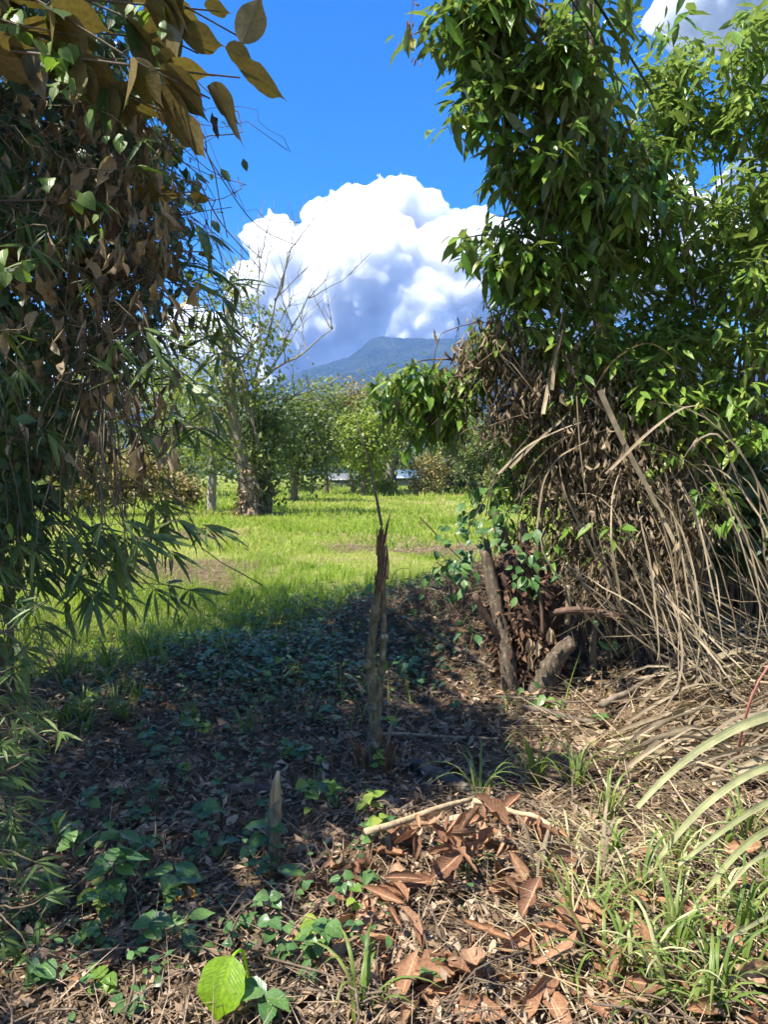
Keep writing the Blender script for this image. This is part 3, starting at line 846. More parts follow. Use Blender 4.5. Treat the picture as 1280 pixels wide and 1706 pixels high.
def field_trees():
    D = 27.0
    # the leaning tree with the vine-wrapped foot
    t = far_tree('field_tree', 'sparse leaning tree with a tan vine-wrapped foot in the field', gp(414, D), P(380, 470, D).z,
                 [pb(378, 520, D, 50, 50, 60), pb(330, 560, D, 45, 60, 45), pb(430, 560, D, 40, 60, 50), pb(350, 640, D, 70, 70, 50), pb(300, 690, D, 50, 60, 60), pb(420, 650, D, 40, 50, 50), pb(400, 755, D, 55, 45, 28, 1.5), pb(330, 740, D, 60, 60, 40), pb(455, 600, D, 30, 30, 30), pb(290, 560, D, 40, 50, 60, .6)],
                 'far_green', 3700, leaf=0.23, trunk_r=0.27, bark='pale_bark', spread=0.50, cluster=16, lean=[P(408, 790, D), P(388, 710, D), P(382, 620, D), P(378, 500, D)], seed=11, nb=36)
    vp, vd = blob_points([pb(414, 815, D - .1, 15, 15, 50), pb(413, 845, D - .1, 18, 18, 22)], 420, 0.8)
    o = link('vine_wrap', joined('vine_wrap', T_SCRAP, vp, frames(vd + np.array([0, 0, -1.2]), vd), RNG.uniform(.15, .40, 420)), M['tan_leaf'], t); o['kind'] = 'stuff'
    # vine column beside it
    D2 = 28.5
    t = far_tree('vine_column_tree', 'bushy tree on a thick dark vine-covered trunk beside the leaning tree', gp(441, D2), P(440, 640, D2).z,
                 [pb(445, 690, D2, 38, 38, 55), pb(465, 730, D2, 40, 40, 40), pb(430, 740, D2, 32, 32, 40), pb(440, 800, D2, 16, 16, 45, 1.5)], 'far_dark', 2500, leaf=0.23, trunk_r=0.30, spread=0.4, seed=12, nb=10)
    vp, vd = blob_points([pb(441, 820, D2, 15, 15, 40)], 200, 0.8)
    o = link('vine_wrap', joined('vine_wrap', T_SCRAP, vp, frames(vd + np.array([0, 0, -1.2]), vd), RNG.uniform(.15, .40, 200)), M['dead_leaf'], t); o['kind'] = 'stuff'
    D3 = 31.0
    far_tree('field_tree', 'thin light-trunked tree just left of the leaning tree', gp(351, D3), P(345, 600, D3).z,
             [pb(345, 660, D3, 45, 45, 50), pb(310, 720, D3, 45, 45, 45), pb(370, 740, D3, 30, 30, 40), pb(300, 640, D3, 40, 40, 40, .7)], 'far_lime', 1500, leaf=0.24, trunk_r=0.2, bark='grey_branch', spread=0.45, seed=13, cluster=14)
    # leafless tree
    D4 = 29.0
    b = gp(432, D4)
    t = empty('bare_tree', b, 'leafless grey tree with fine spreading twigs against the cloud', 'tree')
    tr = wob(spline([b - Vector((0, 0, .3)), P(428, 760, D4), P(420, 690, D4), P(425, 640, D4)], 12), .05)
    link('trunk', tubes_mesh('trunk', [(tr, np.linspace(.17, .085, 12))], 7), M['grey_branch'], t)
    rng = np.random.default_rng(5)
    items = []
    def limb(p, q, r, depth):
        p = np.array(p, float); q = np.array(q, float)
        L = np.linalg.norm(q - p)
        pts = wob(bez(p, p + (q - p) * .35 + np.array([0, 0, -.04 * L]), p + (q - p) * .7, q, 9), .04 * L, rng)
        items.append((pts, np.linspace(r, r * .3, 9)))
        if depth == 0: return
        for k in range(5 if depth > 1 else 4):
            j = int(rng.integers(2, 9)); dd = (q - p) / L
            v = dd * rng.uniform(.5, 1.0) + rand_dirs(1, rng)[0] * .75 + np.array([0, 0, .35])
            v /= np.linalg.norm(v)
            limb(pts[j], pts[j] + v * L * rng.uniform(.28, .55), max(r * .5, .010), depth - 1)
    for (sx, sy, ex, ey, r) in [(425, 640, 555, 548, .065), (422, 680, 545, 640, .06), (425, 640, 480, 420, .06), (425, 640, 435, 430, .055), (424, 650, 520, 480, .055), (424, 650, 390, 440, .05)]:
        limb(P(sx, sy, D4), P(ex, ey, D4 + rng.uniform(-1.5, 1.5)), r, 2)
    link('branches', tubes_mesh('branches', items, 4), M['grey_branch'], t)
    # round tree
    D5 = 41.0
    far_tree('round_tree', 'round dense dark-green tree on a short trunk in the field', gp(490, D5), P(500, 650, D5).z,
             [pb(500, 700, D5, 48, 45, 42), pb(520, 740, D5, 50, 45, 45), pb(475, 750, D5, 38, 40, 45), pb(505, 785, D5, 42, 40, 22)], 'far_dark', 5200, leaf=0.28, trunk_r=0.22, spread=0.45, seed=14)
    spec = [  # px, distance, crown blobs, leaves, material, label
        (545, 58, [(540, 680, 40, 45), (560, 720, 40, 50), (520, 690, 30, 40)], 4200, 'far_green', 'tall green tree standing behind the round dark tree'),
        (588, 62, [(590, 668, 30, 32), (600, 700, 34, 45), (575, 710, 25, 40)], 3600, 'far_tan', 'tree with a tan-gold flowering top in the wood edge'),
        (640, 66, [(655, 660, 40, 35), (680, 690, 40, 40), (635, 700, 34, 40)], 3600, 'far_green', 'mid-green tree behind the tall pale trunk'),
        (605, 54, [(607, 735, 36, 40), (585, 720, 24, 28), (630, 720, 28, 34), (615, 772, 22, 20)], 3800, 'far_lime', 'bright lime-green tree leaning over the far house'),
        (745, 60, [(750, 720, 30, 38), (775, 700, 34, 34), (730, 700, 26, 26), (790, 750, 30, 30)], 2600, 'far_lime', 'light airy tree on a thin pale trunk beyond the bush'),
        (805, 57, [(805, 760, 30, 36), (835, 745, 32, 44), (790, 775, 24, 24)], 3200, 'far_dark', 'dark bushy tree beyond the field near the vine tangle'),
        (890, 55, [(890, 720, 50, 60), (930, 740, 45, 55)], 3000, 'far_green', 'green tree beyond the field behind the vine tangle'),
        (1010, 52, [(1010, 730, 60, 60), (960, 760, 45, 45)], 2500, 'far_lime', 'lime-green tree behind the strap-leaf tangle'),
        (1120, 56, [(1120, 720, 70, 70), (1190, 740, 50, 60)], 2500, 'far_dark', 'dark-green tree behind the lit shrub'),
        (186, 44, [(180, 640, 60, 50), (230, 690, 55, 50), (140, 700, 60, 60), (250, 620, 40, 40)], 2300, 'far_green', 'slender pale-trunked tree behind the left-hand bamboo'),
        (265, 52, [(265, 640, 50, 50), (300, 690, 45, 60), (235, 740, 40, 40)], 2000, 'far_dark', 'dark-leaved tree among the trunks behind the left-hand bamboo'),
        (90, 48, [(90, 660, 70, 60), (40, 720, 70, 60), (120, 730, 60, 50)], 2200, 'far_dark', 'tree standing behind the left-hand hanging vines'),
        (400, 64, [(400, 700, 45, 45), (360, 730, 45, 45), (430, 740, 40, 40)], 3400, 'far_green', 'far green tree behind the leaning tree'),
    ]
    for k, (px, Y, bl, n, mt, lab) in enumerate(spec):
        far_tree('wood_tree', lab, gp(px, Y), P(px, min(q[1] for q in bl), Y).z, [pb(a, b, Y, c, c, d) for (a, b, c, d) in bl], mt, n, leaf=0.36, trunk_r=0.2, bark='grey_branch' if k in (4, 9) else 'bark', spread=0.6, seed=40 + k, group='trees along the wood edge')
    # tall pale trunk with its companion
    D6 = 58.0
    far_tree('tall_tree', 'tall tree with a stout pale mottled trunk at the field edge', gp(649, D6), P(650, 640, D6).z, [pb(650, 690, D6, 45, 45, 30), pb(690, 700, D6, 45, 40, 30), pb(620, 690, D6, 30, 30, 25)], 'far_green', 2600, leaf=0.36, trunk_r=0.42, bark='grey_branch', spread=0.6, seed=71, trunk_top=0.75)
    far_tree('tall_tree', 'slim tree hard beside the stout pale trunk', gp(659, D6 + 1), P(660, 660, D6).z, [pb(668, 700, D6, 30, 30, 25)], 'far_lime', 700, leaf=0.36, trunk_r=0.17, bark='bark', spread=0.6, seed=72)
    # bushes
    for k, (px, Y, bl, n, mt, lab) in enumerate([
        (715, 56, [(712, 795, 34, 30), (722, 775, 26, 24), (705, 812, 26, 12)], 2600, 'far_tan', 'dry yellow-brown round bush at the field edge'),
        (612, 60, [(610, 800, 24, 18), (625, 790, 18, 18)], 1500, 'far_lime', 'bright green bush in front of the far houses'),
        (640, 57, [(638, 808, 16, 12)], 700, 'far_lime', 'low green bush at the foot of the stout pale trunk'),
        (300, 34, [(300, 815, 22, 18), (318, 822, 14, 12)], 1100, 'far_tan', 'small dry bush beside the thin light-trunked tree'),
        (205, 26, [(200, 790, 55, 35), (150, 800, 50, 40), (245, 800, 35, 30)], 3200, 'far_tan', 'wide dry brownish bush behind the hanging bamboo'),
        (120, 30, [(110, 830, 70, 40), (60, 840, 60, 40)], 2200, 'far_dark', 'dark green thicket behind the hanging bamboo'),
        (545, 66, [(540, 815, 22, 12), (515, 815, 18, 10)], 1200, 'far_green', 'low bush left of the far houses'),
        (790, 60, [(790, 805, 30, 16), (760, 800, 18, 14)], 1500, 'far_dark', 'dark bush right of the dry round bush'),
        (830, 48, [(835, 800, 30, 25), (870, 790, 40, 35)], 1600, 'far_green', 'green bush behind the vine-covered stumps'),
    ]):
        far_tree('field_bush', lab, gp(px, Y), P(px, bl[0][1], Y).z, [pb(a, b, Y, c, c, d) for (a, b, c, d) in bl], mt, n, leaf=0.26, trunk_r=0.05, spread=0.3, seed=90 + k, nb=8, cat='bush', group='bushes in the field')
    # the closed wood behind
    rng = np.random.default_rng(77)
    k = 0
    for px in range(60, 1300, 62):
        Y = rng.uniform(95, 135)
        x = px + rng.uniform(-18, 18)
        topy = rng.uniform(672, 712) if 430 < px < 900 else rng.uniform(690, 735)
        mt = ('far_green', 'far_dark', 'far_lime')[k % 3]
        far_tree('wood_tree', 'distant tree in the closed wood behind the field', gp(x, Y), P(x, topy, Y).z, [pb(x, topy + 30, Y, 34, 34, 30), pb(x + 20, topy + 65, Y, 34, 34, 30), pb(x - 22, topy + 75, Y, 34, 34, 28)], mt, 1700, leaf=0.7, trunk_r=0.25, spread=1.2, seed=200 + k, nb=6, group='distant trees of the closed wood')
        k += 1
field_trees()

# ------------------------------------------------------------------ far houses
def box(x0, x1, y0, y1, z0, z1):
    V = [(x0, y0, z0), (x1, y0, z0), (x1, y1, z0), (x0, y1, z0), (x0, y0, z1), (x1, y0, z1), (x1, y1, z1), (x0, y1, z1)]
    F = [(0, 3, 2, 1), (4, 5, 6, 7), (0, 1, 5, 4), (1, 2, 6, 5), (2, 3, 7, 6), (3, 0, 4, 7)]
    return V, F

def house(px0, px1, Y, eave_py, ridge_py, label, roof_col, depth=6.0):
    a, b = gp(px0, Y), gp(px1, Y)
    z0 = min(a.z, b.z) - 0.2
    ze = P(px0, eave_py, Y).z; zr = P(px0, ridge_py, Y).z
    t = empty('house', ((a.x + b.x) / 2, Y, z0), label, 'house', None)
    V, F = box(a.x, b.x, Y, Y + depth, z0, ze)
    link('wall', mesh_np('wall', V, F, smooth=False), plain_mat('white_wall', (0.16, 0.16, 0.15), 0.8, var=.1), t)
    o = .35
    x0, x1, y0, y1, ym = a.x - o, b.x + o, Y - o, Y + depth + o, Y + depth / 2
    RV = [(x0, y0, ze - .05), (x1, y0, ze - .05), (x1, ym, zr), (x0, ym, zr), (x0, y1, ze - .05), (x1, y1, ze - .05)]
    RV += [(v[0], v[1], v[2] + .12) for v in RV]
    RF = [(0, 3, 2, 1), (3, 4, 5, 2), (6, 7, 8, 9), (9, 8, 11, 10), (0, 1, 7, 6), (4, 10, 11, 5), (0, 6, 9, 3), (3, 9, 10, 4), (1, 2, 8, 7), (2, 5, 11, 8)]
    link('roof', mesh_np('roof', RV, RF, smooth=False), plain_mat('sheet_roof', roof_col, 0.4, var=.08), t)
    wx = np.linspace(a.x, b.x, 4)
    for k in range(3):
        xm = (wx[k] + wx[k + 1]) / 2
        V, F = box(xm - .45, xm + .45, Y - .05, Y + .05, z0 + 1.1, min(ze - .35, z0 + 2.2))
        w_ = link('window' if k != 1 else 'door', mesh_np('w', V, F, smooth=False), plain_mat('dark_opening', (0.03, 0.035, 0.04), 0.3), t)
        V, F = box(xm - .55, xm + .55, Y - .07, Y - .052, min(ze - .35, z0 + 2.2) + .01, min(ze - .3, z0 + 2.3))
        link('frame', mesh_np('frame', V, F, smooth=False), plain_mat('frame_paint', (0.4, 0.4, 0.38), 0.6), w_)
house(548, 612, 84, 800, 790, 'white low house with a pale roof behind the bushes', (0.13, 0.13, 0.13))
house(655, 704, 88, 797, 784, 'small house with a blue sheet roof beside the stout pale trunk', (0.08, 0.13, 0.18))

# ------------------------------------------------------------------ field grass
def field_grass():
    rng = np.random.default_rng(9)
    Vs, Fs, Us, Rs, off = [], [], [], [], 0
    for (y0, y1, n, hh, ww, seg) in [(4.5, 9, 26000, (.10, .30), (.006, .011), 3), (9, 15, 52000, (.08, .26), (.008, .016), 2), (15, 27, 60000, (.10, .26), (.018, .034), 2), (27, 48, 46000, (.12, .30), (.035, .06), 2), (48, 90, 32000, (.2, .4), (.07, .13), 1)]:
        y = rng.uniform(y0, y1, n); x = rng.uniform(-0.62, 0.62, n) * y
        # tufts: pull towards random centres
        cx = np.floor(x / .35) * .35 + .35 * (_hash(np.floor(x / .35).astype(np.int64), np.floor(y / .35).astype(np.int64), 4))
        cy = np.floor(y / .35) * .35 + .35 * (_hash(np.floor(x / .35).astype(np.int64), np.floor(y / .35).astype(np.int64), 6))
        k = rng.random(n) * .6
        if y1 <= 27:
            x = x * (1 - k) + cx * k; y = y * (1 - k) + cy * k
        keep = rng.random(n) < np.clip(grass_mask(x, y), 0.02, 1) * np.clip(.75 + 1.3 * fbm(x * .7, y * .7, 321, 3), .35, 1)
        x, y = x[keep], y[keep]; n = len(x)
        pos = np.stack([x, y, ground_z(x, y) - .01], -1)
        dp = sstep(.10, .26, fbm(x * .45, y * .3, 188, 3)) * (y > 8)
        tall = (1 - .45 * dp) * 0.75 + 0.9 * sstep(0.05, 0.45, fbm(x * .6, y * .6, 15, 3)) + 0.5 * (y < 9)
        V, F, U, Rn = blades(pos, rng.uniform(*hh, n) * tall, rng.uniform(0, 2 * np.pi, n), rng.uniform(.1, .7, n), rng.uniform(.2, 1.3, n), rng.uniform(*ww, n), seg, rng)
        # dry straw-coloured where the field has dried out
        dry = np.repeat(fbm(x * .35, y * .35, 88, 3), (seg + 1) * 2)
        Rn = np.clip(Rn * .75 + .5 * dry + .05, 0, .99); dq = np.repeat(dp, (seg + 1) * 2) * .9; Rn = Rn * (1 - dq) + dq * (.86 + .13 * np.repeat(rng.random(n), (seg + 1) * 2))
        Vs.append(V); Fs.append(F + off); Us.append(U); Rs.append(Rn); off += len(V)
    o = link('grass', mesh_np('grass', np.concatenate(Vs), np.concatenate(Fs), np.concatenate(Us), np.concatenate(Rs)), M['grass'])
    o.pass_index = 1
    tag(o, 'bright sunlit green grass covering the open field', 'grass', None, 'stuff')
field_grass()

# ------------------------------------------------------------------ left hedge
def big_leaf_tree():
    b = Vector((-3.9, 2.4, gz(-3.9, 2.4)))
    t = empty('big_leaf_tree', b, 'tree with big brown-backed oval leaves reaching out above the bamboo', 'tree')
    tr = wob(spline([b - Vector((0, 0, .3)), (-3.8, 2.5, 2.0), (-3.6, 2.6, 4.2), (-3.7, 2.4, 6.4)], 16), .06)
    link('trunk', tubes_mesh('trunk', [(tr, np.linspace(.15, .05, 16))], 8, .06), M['bark'], t)
    rng = np.random.default_rng(3)
    br, pos, dirs, size = [], [], [], []
    # branches that come into view, with the leaves the photograph shows
    ends = [(395, 60, 2.65), (400, 130, 2.6), (350, 165, 2.6), (300, 200, 2.7), (330, 90, 2.75), (260, 120, 2.7), (210, 60, 2.8), (300, 20, 2.8), (240, 180, 2.9), (370, 20, 2.7), (180, 150, 2.8), (330, 320, 2.9), (345, 420, 3.0), (130, 60, 2.6), (60, -20, 2.6)]
    for (px, py, Y) in ends:
        e = np.array(P(px, py, Y)); s = tr[int(rng.integers(7, 11))] if py < 300 else tr[5]
        q = wob(bez(s, s * .6 + e * .4 + np.array([0, 0, .35]), s * .25 + e * .75 + np.array([0, 0, .12]), e, 10), .03, rng)
        br.append((q, np.linspace(.012, .003, 10)))
        for k in range(9):
            u = rng.uniform(.6, 1.0); p = q[min(9, int(u * 9))]
            d = (q[9] - q[6]); d = d / np.linalg.norm(d) * .5 + rand_dirs(1, rng)[0] * .7 + np.array([.25, 0, -.55])
            pos.append(p); dirs.append(d); size.append(rng.uniform(.17, .25))
    for (bx, by, tx, ty, Y) in [(402, 74, 436, -4, 2.62), (393, 108, 478, 160, 2.6), (350, 150, 412, 240, 2.62), (345, 145, 400, 205, 2.64), (300, 195, 348, 262, 2.66), (375, 80, 428, 108, 2.6), (318, 330, 350, 330, 2.9), (330, 425, 362, 430, 3.0), (250, 150, 330, 250, 2.7), (300, 60, 372, 75, 2.66), (280, 120, 345, 180, 2.68), (255, 90, 330, 150, 2.72), (340, 10, 385, 20, 2.7)]:
        a, c = P(bx, by, Y), P(tx, ty, Y - .02)
        pos.append(np.array(a)); dirs.append(np.array(c - a)); size.append((c - a).length * 1.08)
    # unseen crown above the picture, added and shaped to shade the near ground
    c, d = blob_points([(-4.3, 1.8, 6.0, 1.2, 1.1, .6), (-4.75, .95, 6.3, .9, .8, .6), (-3.6, 2.4, 6.4, .6, .8, .4)], 60, .2, rng)
    for k in range(0, 60, 4):
        q = bez(tr[int(rng.integers(11, 16))], tr[14] * .5 + c[k] * .5 + np.array([0, 0, .2]), c[k] * .8 + tr[14] * .2, c[k], 7)
        br.append((q, np.linspace(.03, .006, 7)))
    i = rng.integers(0, 60, 1500)
    pos = np.vstack([np.array(pos), c[i] + rng.normal(0, .22, (1500, 3)) * np.array([1, 1, .6])])
    dirs = np.vstack([np.array(dirs), rand_dirs(1500, rng) * np.array([1, 1, .3]) + np.array([0, 0, -.3])])
    size = np.concatenate([size, rng.uniform(.16, .25, 1500)])
    link('branches', tubes_mesh('branches', br, 5), M['bark'], t)
    up = np.array([0, 0, 1.0]) + rng.normal(0, .22, (len(pos), 3)) + np.array([0.15, .45, 0])
    add_leaves(t, T_BIG, T_BIG_LO, M['big_leaf'], pos, frames(dirs, up), size, cap=130, rng=rng)
big_leaf_tree()

def added_shade_tree():
    """a tall tree added behind the thicket; its crown is placed to shade the strip"""
    rng = np.random.default_rng(33)
    b = Vector((-4.6, 5.9, gz(-4.6, 5.9)))
    t = empty('added_shade_tree', b, 'tall dark-leaved tree added behind the left-hand vine thicket to cast shade', 'tree')
    tr = wob(spline([b - Vector((0, 0, .3)), (-4.6, 5.9, 2.5), (-4.3, 5.6, 5.0), (-4.1, 5.2, 6.8)], 16), .08, rng)
    link('trunk', tubes_mesh('trunk', [(tr, np.linspace(.22, .06, 16))], 9, .06), M['bark'], t)
    c, d = blob_points([(-3.7, 4.5, 6.4, 1.5, 2.0, .9, 1.2), (-2.9, 6.7, 6.6, .85, 1.0, .7, 1.2), (-5.0, 3.1, 6.3, 1.3, 1.8, 1.0, 1.), (-4.6, 6.5, 6.8, 1.5, 1.5, 1.0, 1.), (-1.95, 3.6, 6.7, .6, .7, .4, .7)], 420, .35, rng)  # added crown clumps, set to block the sun from the littered strip
    br = []
    for k in range(0, 420, 7):
        j = int(rng.integers(8, 16))
        br.append((wob(bez(tr[j], tr[j] * .5 + c[k] * .5 + np.array([0, 0, .3]), c[k] * .8 + tr[j] * .2, c[k], 8), .05, rng), np.linspace(.045, .008, 8)))
    link('branches', tubes_mesh('branches', br, 5), M['bark'], t)
    n = 3700; i = rng.integers(0, 420, n)
    pos = c[i] + rng.normal(0, .24, (n, 3))
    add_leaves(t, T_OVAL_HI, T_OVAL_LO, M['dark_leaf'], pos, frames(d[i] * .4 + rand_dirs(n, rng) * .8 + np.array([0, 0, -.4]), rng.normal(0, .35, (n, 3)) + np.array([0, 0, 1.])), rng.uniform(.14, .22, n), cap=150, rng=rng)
added_shade_tree()

def vine_thicket():
    rng = np.random.default_rng(4)
    b = Vector((-2.6, 3.6, gz(-2.6, 3.6)))
    t = empty('vine_thicket', b, 'dark leafy thicket draped with hanging vines on the left', 'thicket')
    # woody stems that carry it
    st = []
    for k in range(16):
        x, y = rng.uniform(-4.2, -1.9), rng.uniform(3.0, 5.4)
        if x > -2.2 and y > 3.9: x -= .8
        s = np.array([x, y, gz(x, y) - .1]); e = s + np.array([rng.uniform(-.2, .9), rng.uniform(-.5, .3), rng.uniform(2.6, 4.2)])
        st.append((wob(bez(s, s + np.array([0, 0, 1.2]), e - np.array([.4, 0, .9]), e, 12), .12, rng), np.linspace(rng.uniform(.02, .045), .008, 12)))
    link('stems', tubes_mesh('stems', st, 6, .05), M['bark'], t)
    front = [pb(60, 120, 3.3, 190, 150, 150), pb(180, 330, 3.4, 115, 120, 130), pb(40, 480, 3.2, 150, 150, 150), pb(180, 480, 3.5, 95, 120, 90), pb(50, 690, 3.2, 100, 130, 110, .8), pb(150, 640, 3.5, 60, 80, 70, .6), pb(0, 870, 3.1, 90, 120, 110, .5), pb(110, 800, 3.4, 50, 80, 90, .25), pb(-120, 300, 3.2, 200, 200, 300), pb(-120, 800, 3.0, 180, 200, 300), pb(270, 380, 3.6, 55, 80, 70, .7), pb(230, 250, 3.3, 90, 100, 80)]
    back = [pb(20, 150, 4.8, 230, 150, 220), pb(0, 560, 4.8, 150, 120, 240), pb(170, 380, 4.8, 110, 100, 140), pb(-200, 600, 4.6, 250, 150, 500)]
    c, d = blob_points(front, 1100, .5, rng)
    n = 6400; i = rng.integers(0, 1100, n)
    pos = c[i] + rng.normal(0, .085, (n, 3)); dirs = d[i] * .5 + rand_dirs(n, rng) * .7 + np.array([0, 0, -.75]); size = rng.uniform(.04, .09, n)
    c2, d2 = blob_points(back, 700, .4, rng)
    n2 = 5200; i = rng.integers(0, 700, n2)
    pos = np.vstack([pos, c2[i] + rng.normal(0, .12, (n2, 3))]); dirs = np.vstack([dirs, d2[i] * .4 + rand_dirs(n2, rng) * .7 + np.array([0, 0, -.7])]); size = np.concatenate([size, rng.uniform(.09, .15, n2)])
    up = rand_dirs(len(pos), rng) * .6 + np.array([.15, -.4, .8])
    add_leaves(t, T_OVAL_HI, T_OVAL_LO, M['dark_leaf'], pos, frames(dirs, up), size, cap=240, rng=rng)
    # thin hanging stems
    it = []
    for k in range(230):
        px, py = rng.uniform(-30, 300), rng.uniform(-60, 760)
        if px > 225: py = rng.uniform(150, 480)
        Y = rng.uniform(2.75, 3.5); a = np.array(P(px, py, Y)); L = rng.uniform(.25, 1.1)
        e = a + np.array([rng.normal(.03, .3), rng.normal(0, .12), -L * rng.uniform(.2, 1)])
        m = a * .5 + e * .5 + np.array([rng.normal(0, .25), rng.normal(0, .12), rng.uniform(-.3, .2)])
        it.append((wob(bez(a, m, m, e, 10), .07, rng), np.full(10, rng.uniform(.0012, .003))))
    for (pts, Y) in [([(300, 160), (345, 260), (400, 345), (430, 385), (492, 408)], 2.9), ([(330, 300), (365, 370), (410, 420), (438, 455)], 2.9), ([(235, 560), (232, 700), (228, 800), (215, 940), (212, 1020)], 3.1), ([(222, 640), (236, 720), (240, 780)], 3.0), ([(60, 430), (110, 520), (145, 560), (190, 470), (250, 455)], 2.8), ([(0, 610), (40, 700), (55, 850)], 2.7)]:
        it.append((spline([P(x, y, Y) for x, y in pts], 14), np.linspace(.003, .0018, 14)))
    o = link('hanging_vines', tubes_mesh('hanging_vines', it, 4), M['vine'], t); o['kind'] = 'stuff'
    # withered leaves caught in it
    n = 680
    px = rng.uniform(-20, 300, n); py = rng.uniform(140, 760, n)
    sel = rng.random(n) < .4
    px[sel] = rng.normal(180, 60, sel.sum()); py[sel] = rng.normal(330, 110, sel.sum())
    extra = [(218, 640), (222, 655), (208, 620), (232, 720), (236, 740), (228, 735), (240, 765), (60, 400), (75, 430), (40, 460), (60, 455), (85, 400), (150, 280), (170, 300), (265, 330), (255, 350), (275, 370), (270, 400), (285, 420), (300, 400), (190, 260), (250, 230), (280, 490), (330, 470), (205, 410)]
    px = np.concatenate([px, [e[0] for e in extra]]); py = np.concatenate([py, [e[1] for e in extra]])
    pos = np.array([P(a, b_, Y) for a, b_, Y in zip(px, py, np.concatenate([rng.uniform(2.7, 3.2, n), np.full(len(extra), 2.75)]))])
    size = np.concatenate([rng.uniform(.06, .12, n), rng.uniform(.10, .17, len(extra))])
    dirs = rand_dirs(len(pos), rng) * .5 + np.array([0, 0, -1.0]); up = rand_dirs(len(pos), rng) + np.array([.2, -.8, 0])
    add_leaves(t, T_CURL_HI, T_CURL_LO, M['dead_leaf'], pos, frames(dirs, up), size, cap=200, part='withered_leaf', mass='withered_foliage', rng=rng)
    # light green creeper leaves over it
    pts = []
    for (px, py, r, k) in [(105, 90, 30, 22), (85, 105, 25, 10), (190, 220, 14, 6), (130, 335, 12, 4), (160, 380, 10, 3), (115, 130, 30, 12), (30, 30, 40, 10), (230, 30, 40, 10), (165, 180, 12, 4), (70, 300, 10, 2), (8, 875, 14, 2), (25, 440, 25, 5), (20, 40, 20, 4)]:
        for q in range(k): pts.append(P(px + rng.normal(0, r * .6), py + rng.normal(0, r * .6), rng.uniform(2.45, 2.7)))
    pos = np.array(pts); n = len(pos)
    add_leaves(t, T_HEART_HI, T_HEART_LO, M['creeper_leaf'], pos, frames(rand_dirs(n, rng) * .6 + np.array([0, 0, -.7]), rand_dirs(n, rng) * .5 + np.array([0, -.6, .7])), rng.uniform(.03, .07, n), cap=200, part='creeper_leaf', rng=rng)
vine_thicket()

def bamboo():
    rng = np.random.default_rng(6)
    b = Vector((-2.9, 3.1, gz(-2.9, 3.1)))
    t = empty('bamboo', b, 'bamboo with drooping fans of narrow dark leaves', 'bamboo')
    tw, pos, dirs, size = [], [], [], []
    culm = []
    for k in range(9):
        s = np.array([b.x + rng.uniform(-.5, .5), b.y + rng.uniform(-.4, .8), b.z - .05])
        e = np.array([rng.uniform(-2.2, -1.0), rng.uniform(2.8, 3.8), rng.uniform(1.3, 3.2)])
        q = bez(s, s + np.array([0, 0, 2.2]), e * .6 + s * .4 + np.array([0, 0, 1.6]), e, 18)
        culm.append(q)
    link('culms', tubes_mesh('culms', [(wob(q, .03, rng), np.linspace(.014, .004, 18)) for q in culm], 6), M['vine'], t)
    fans = []
    for (px, py) in [(385, 470), (400, 475), (375, 500), (360, 520), (380, 545), (372, 590), (345, 560), (300, 585), (262, 590), (330, 640), (310, 640), (280, 690), (355, 690), (295, 700), (330, 720), (245, 560), (205, 600), (255, 850), (280, 860), (300, 870), (262, 900), (240, 905), (215, 900), (200, 930), (180, 950), (150, 935), (120, 960), (190, 985), (90, 900), (60, 960), (30, 1000), (230, 870), (322, 985), (270, 880), (110, 1010), (160, 1000), (75, 1040), (20, 1060), (40, 1090), (345, 880), (350, 395), (330, 380), (300, 440), (320, 470), (350, 450), (240, 640), (120, 860), (160, 890), (140, 960), (60, 880), (100, 930)]:
        fans.append((px, py, rng.uniform(2.75, 3.3), .15, int(rng.integers(5, 9))))
    for k in range(110):
        fans.append((rng.uniform(-30, 290), rng.uniform(120, 1000), rng.uniform(2.6, 3.4), .13, int(rng.integers(5, 9))))
    for k in range(75):
        px = abs(rng.normal(0, 42)); fans.append((px - 10, rng.uniform(1000, 1620), rng.uniform(1.95, 2.5), .075, int(rng.integers(6, 11))))
    for k in range(22):
        fans.append((rng.uniform(0, 230), rng.uniform(880, 1010), rng.uniform(2.7, 3.3), .14, int(rng.integers(5, 9))))
    allc = np.concatenate(culm)
    for (px, py, Y, L, k) in fans:
        e = np.array(P(px, py, Y))
        if L > .1:
            dist = np.linalg.norm(allc - e, axis=1) + np.where(allc[:, 2] < e[2] - .1, 5, 0)
            s = allc[np.argmin(dist)]
        else:
            s = e + np.array([-.35, .1, rng.uniform(-.35, .15)])
        mid = s * .5 + e * .5 + np.array([0, 0, .12])
        tl = e + np.array([rng.normal(-.1, .14), rng.normal(0, .1), rng.normal(.03, .12)])
        q = wob(bez(s, mid, tl, e, 8), .02, rng)
        tw.append((q, np.linspace(.004, .0016, 8)))
        ax = q[-1] - q[-3]; ax = ax / max(1e-6, np.linalg.norm(ax))
        az = rng.uniform(-.5, .5)
        for j in range(k):
            a = (j / (k - 1) - .5) * 2.3 + az
            side = np.array([math.cos(az * 3), math.sin(az * 3), 0])
            d = ax * math.cos(a) * .8 + side * math.sin(a) + np.array([0, 0, -.22]) + rng.normal(0, .22, 3)
            pos.append(q[-1] - ax * abs(a) * .02); dirs.append(d); size.append(L * rng.uniform(.7, 1.35))
    o = link('twigs', tubes_mesh('twigs', tw, 4), M['vine'], t); o['kind'] = 'stuff'
    pos = np.array(pos); n = len(pos)
    up = rng.normal(0, .35, (n, 3)) + np.array([.1, -.45, .85])
    add_leaves(t, T_BAMBOO_HI, T_BAMBOO_LO, M['bamboo_leaf'], pos, frames(np.array(dirs), up), np.array(size), cap=300, rng=rng)
bamboo()

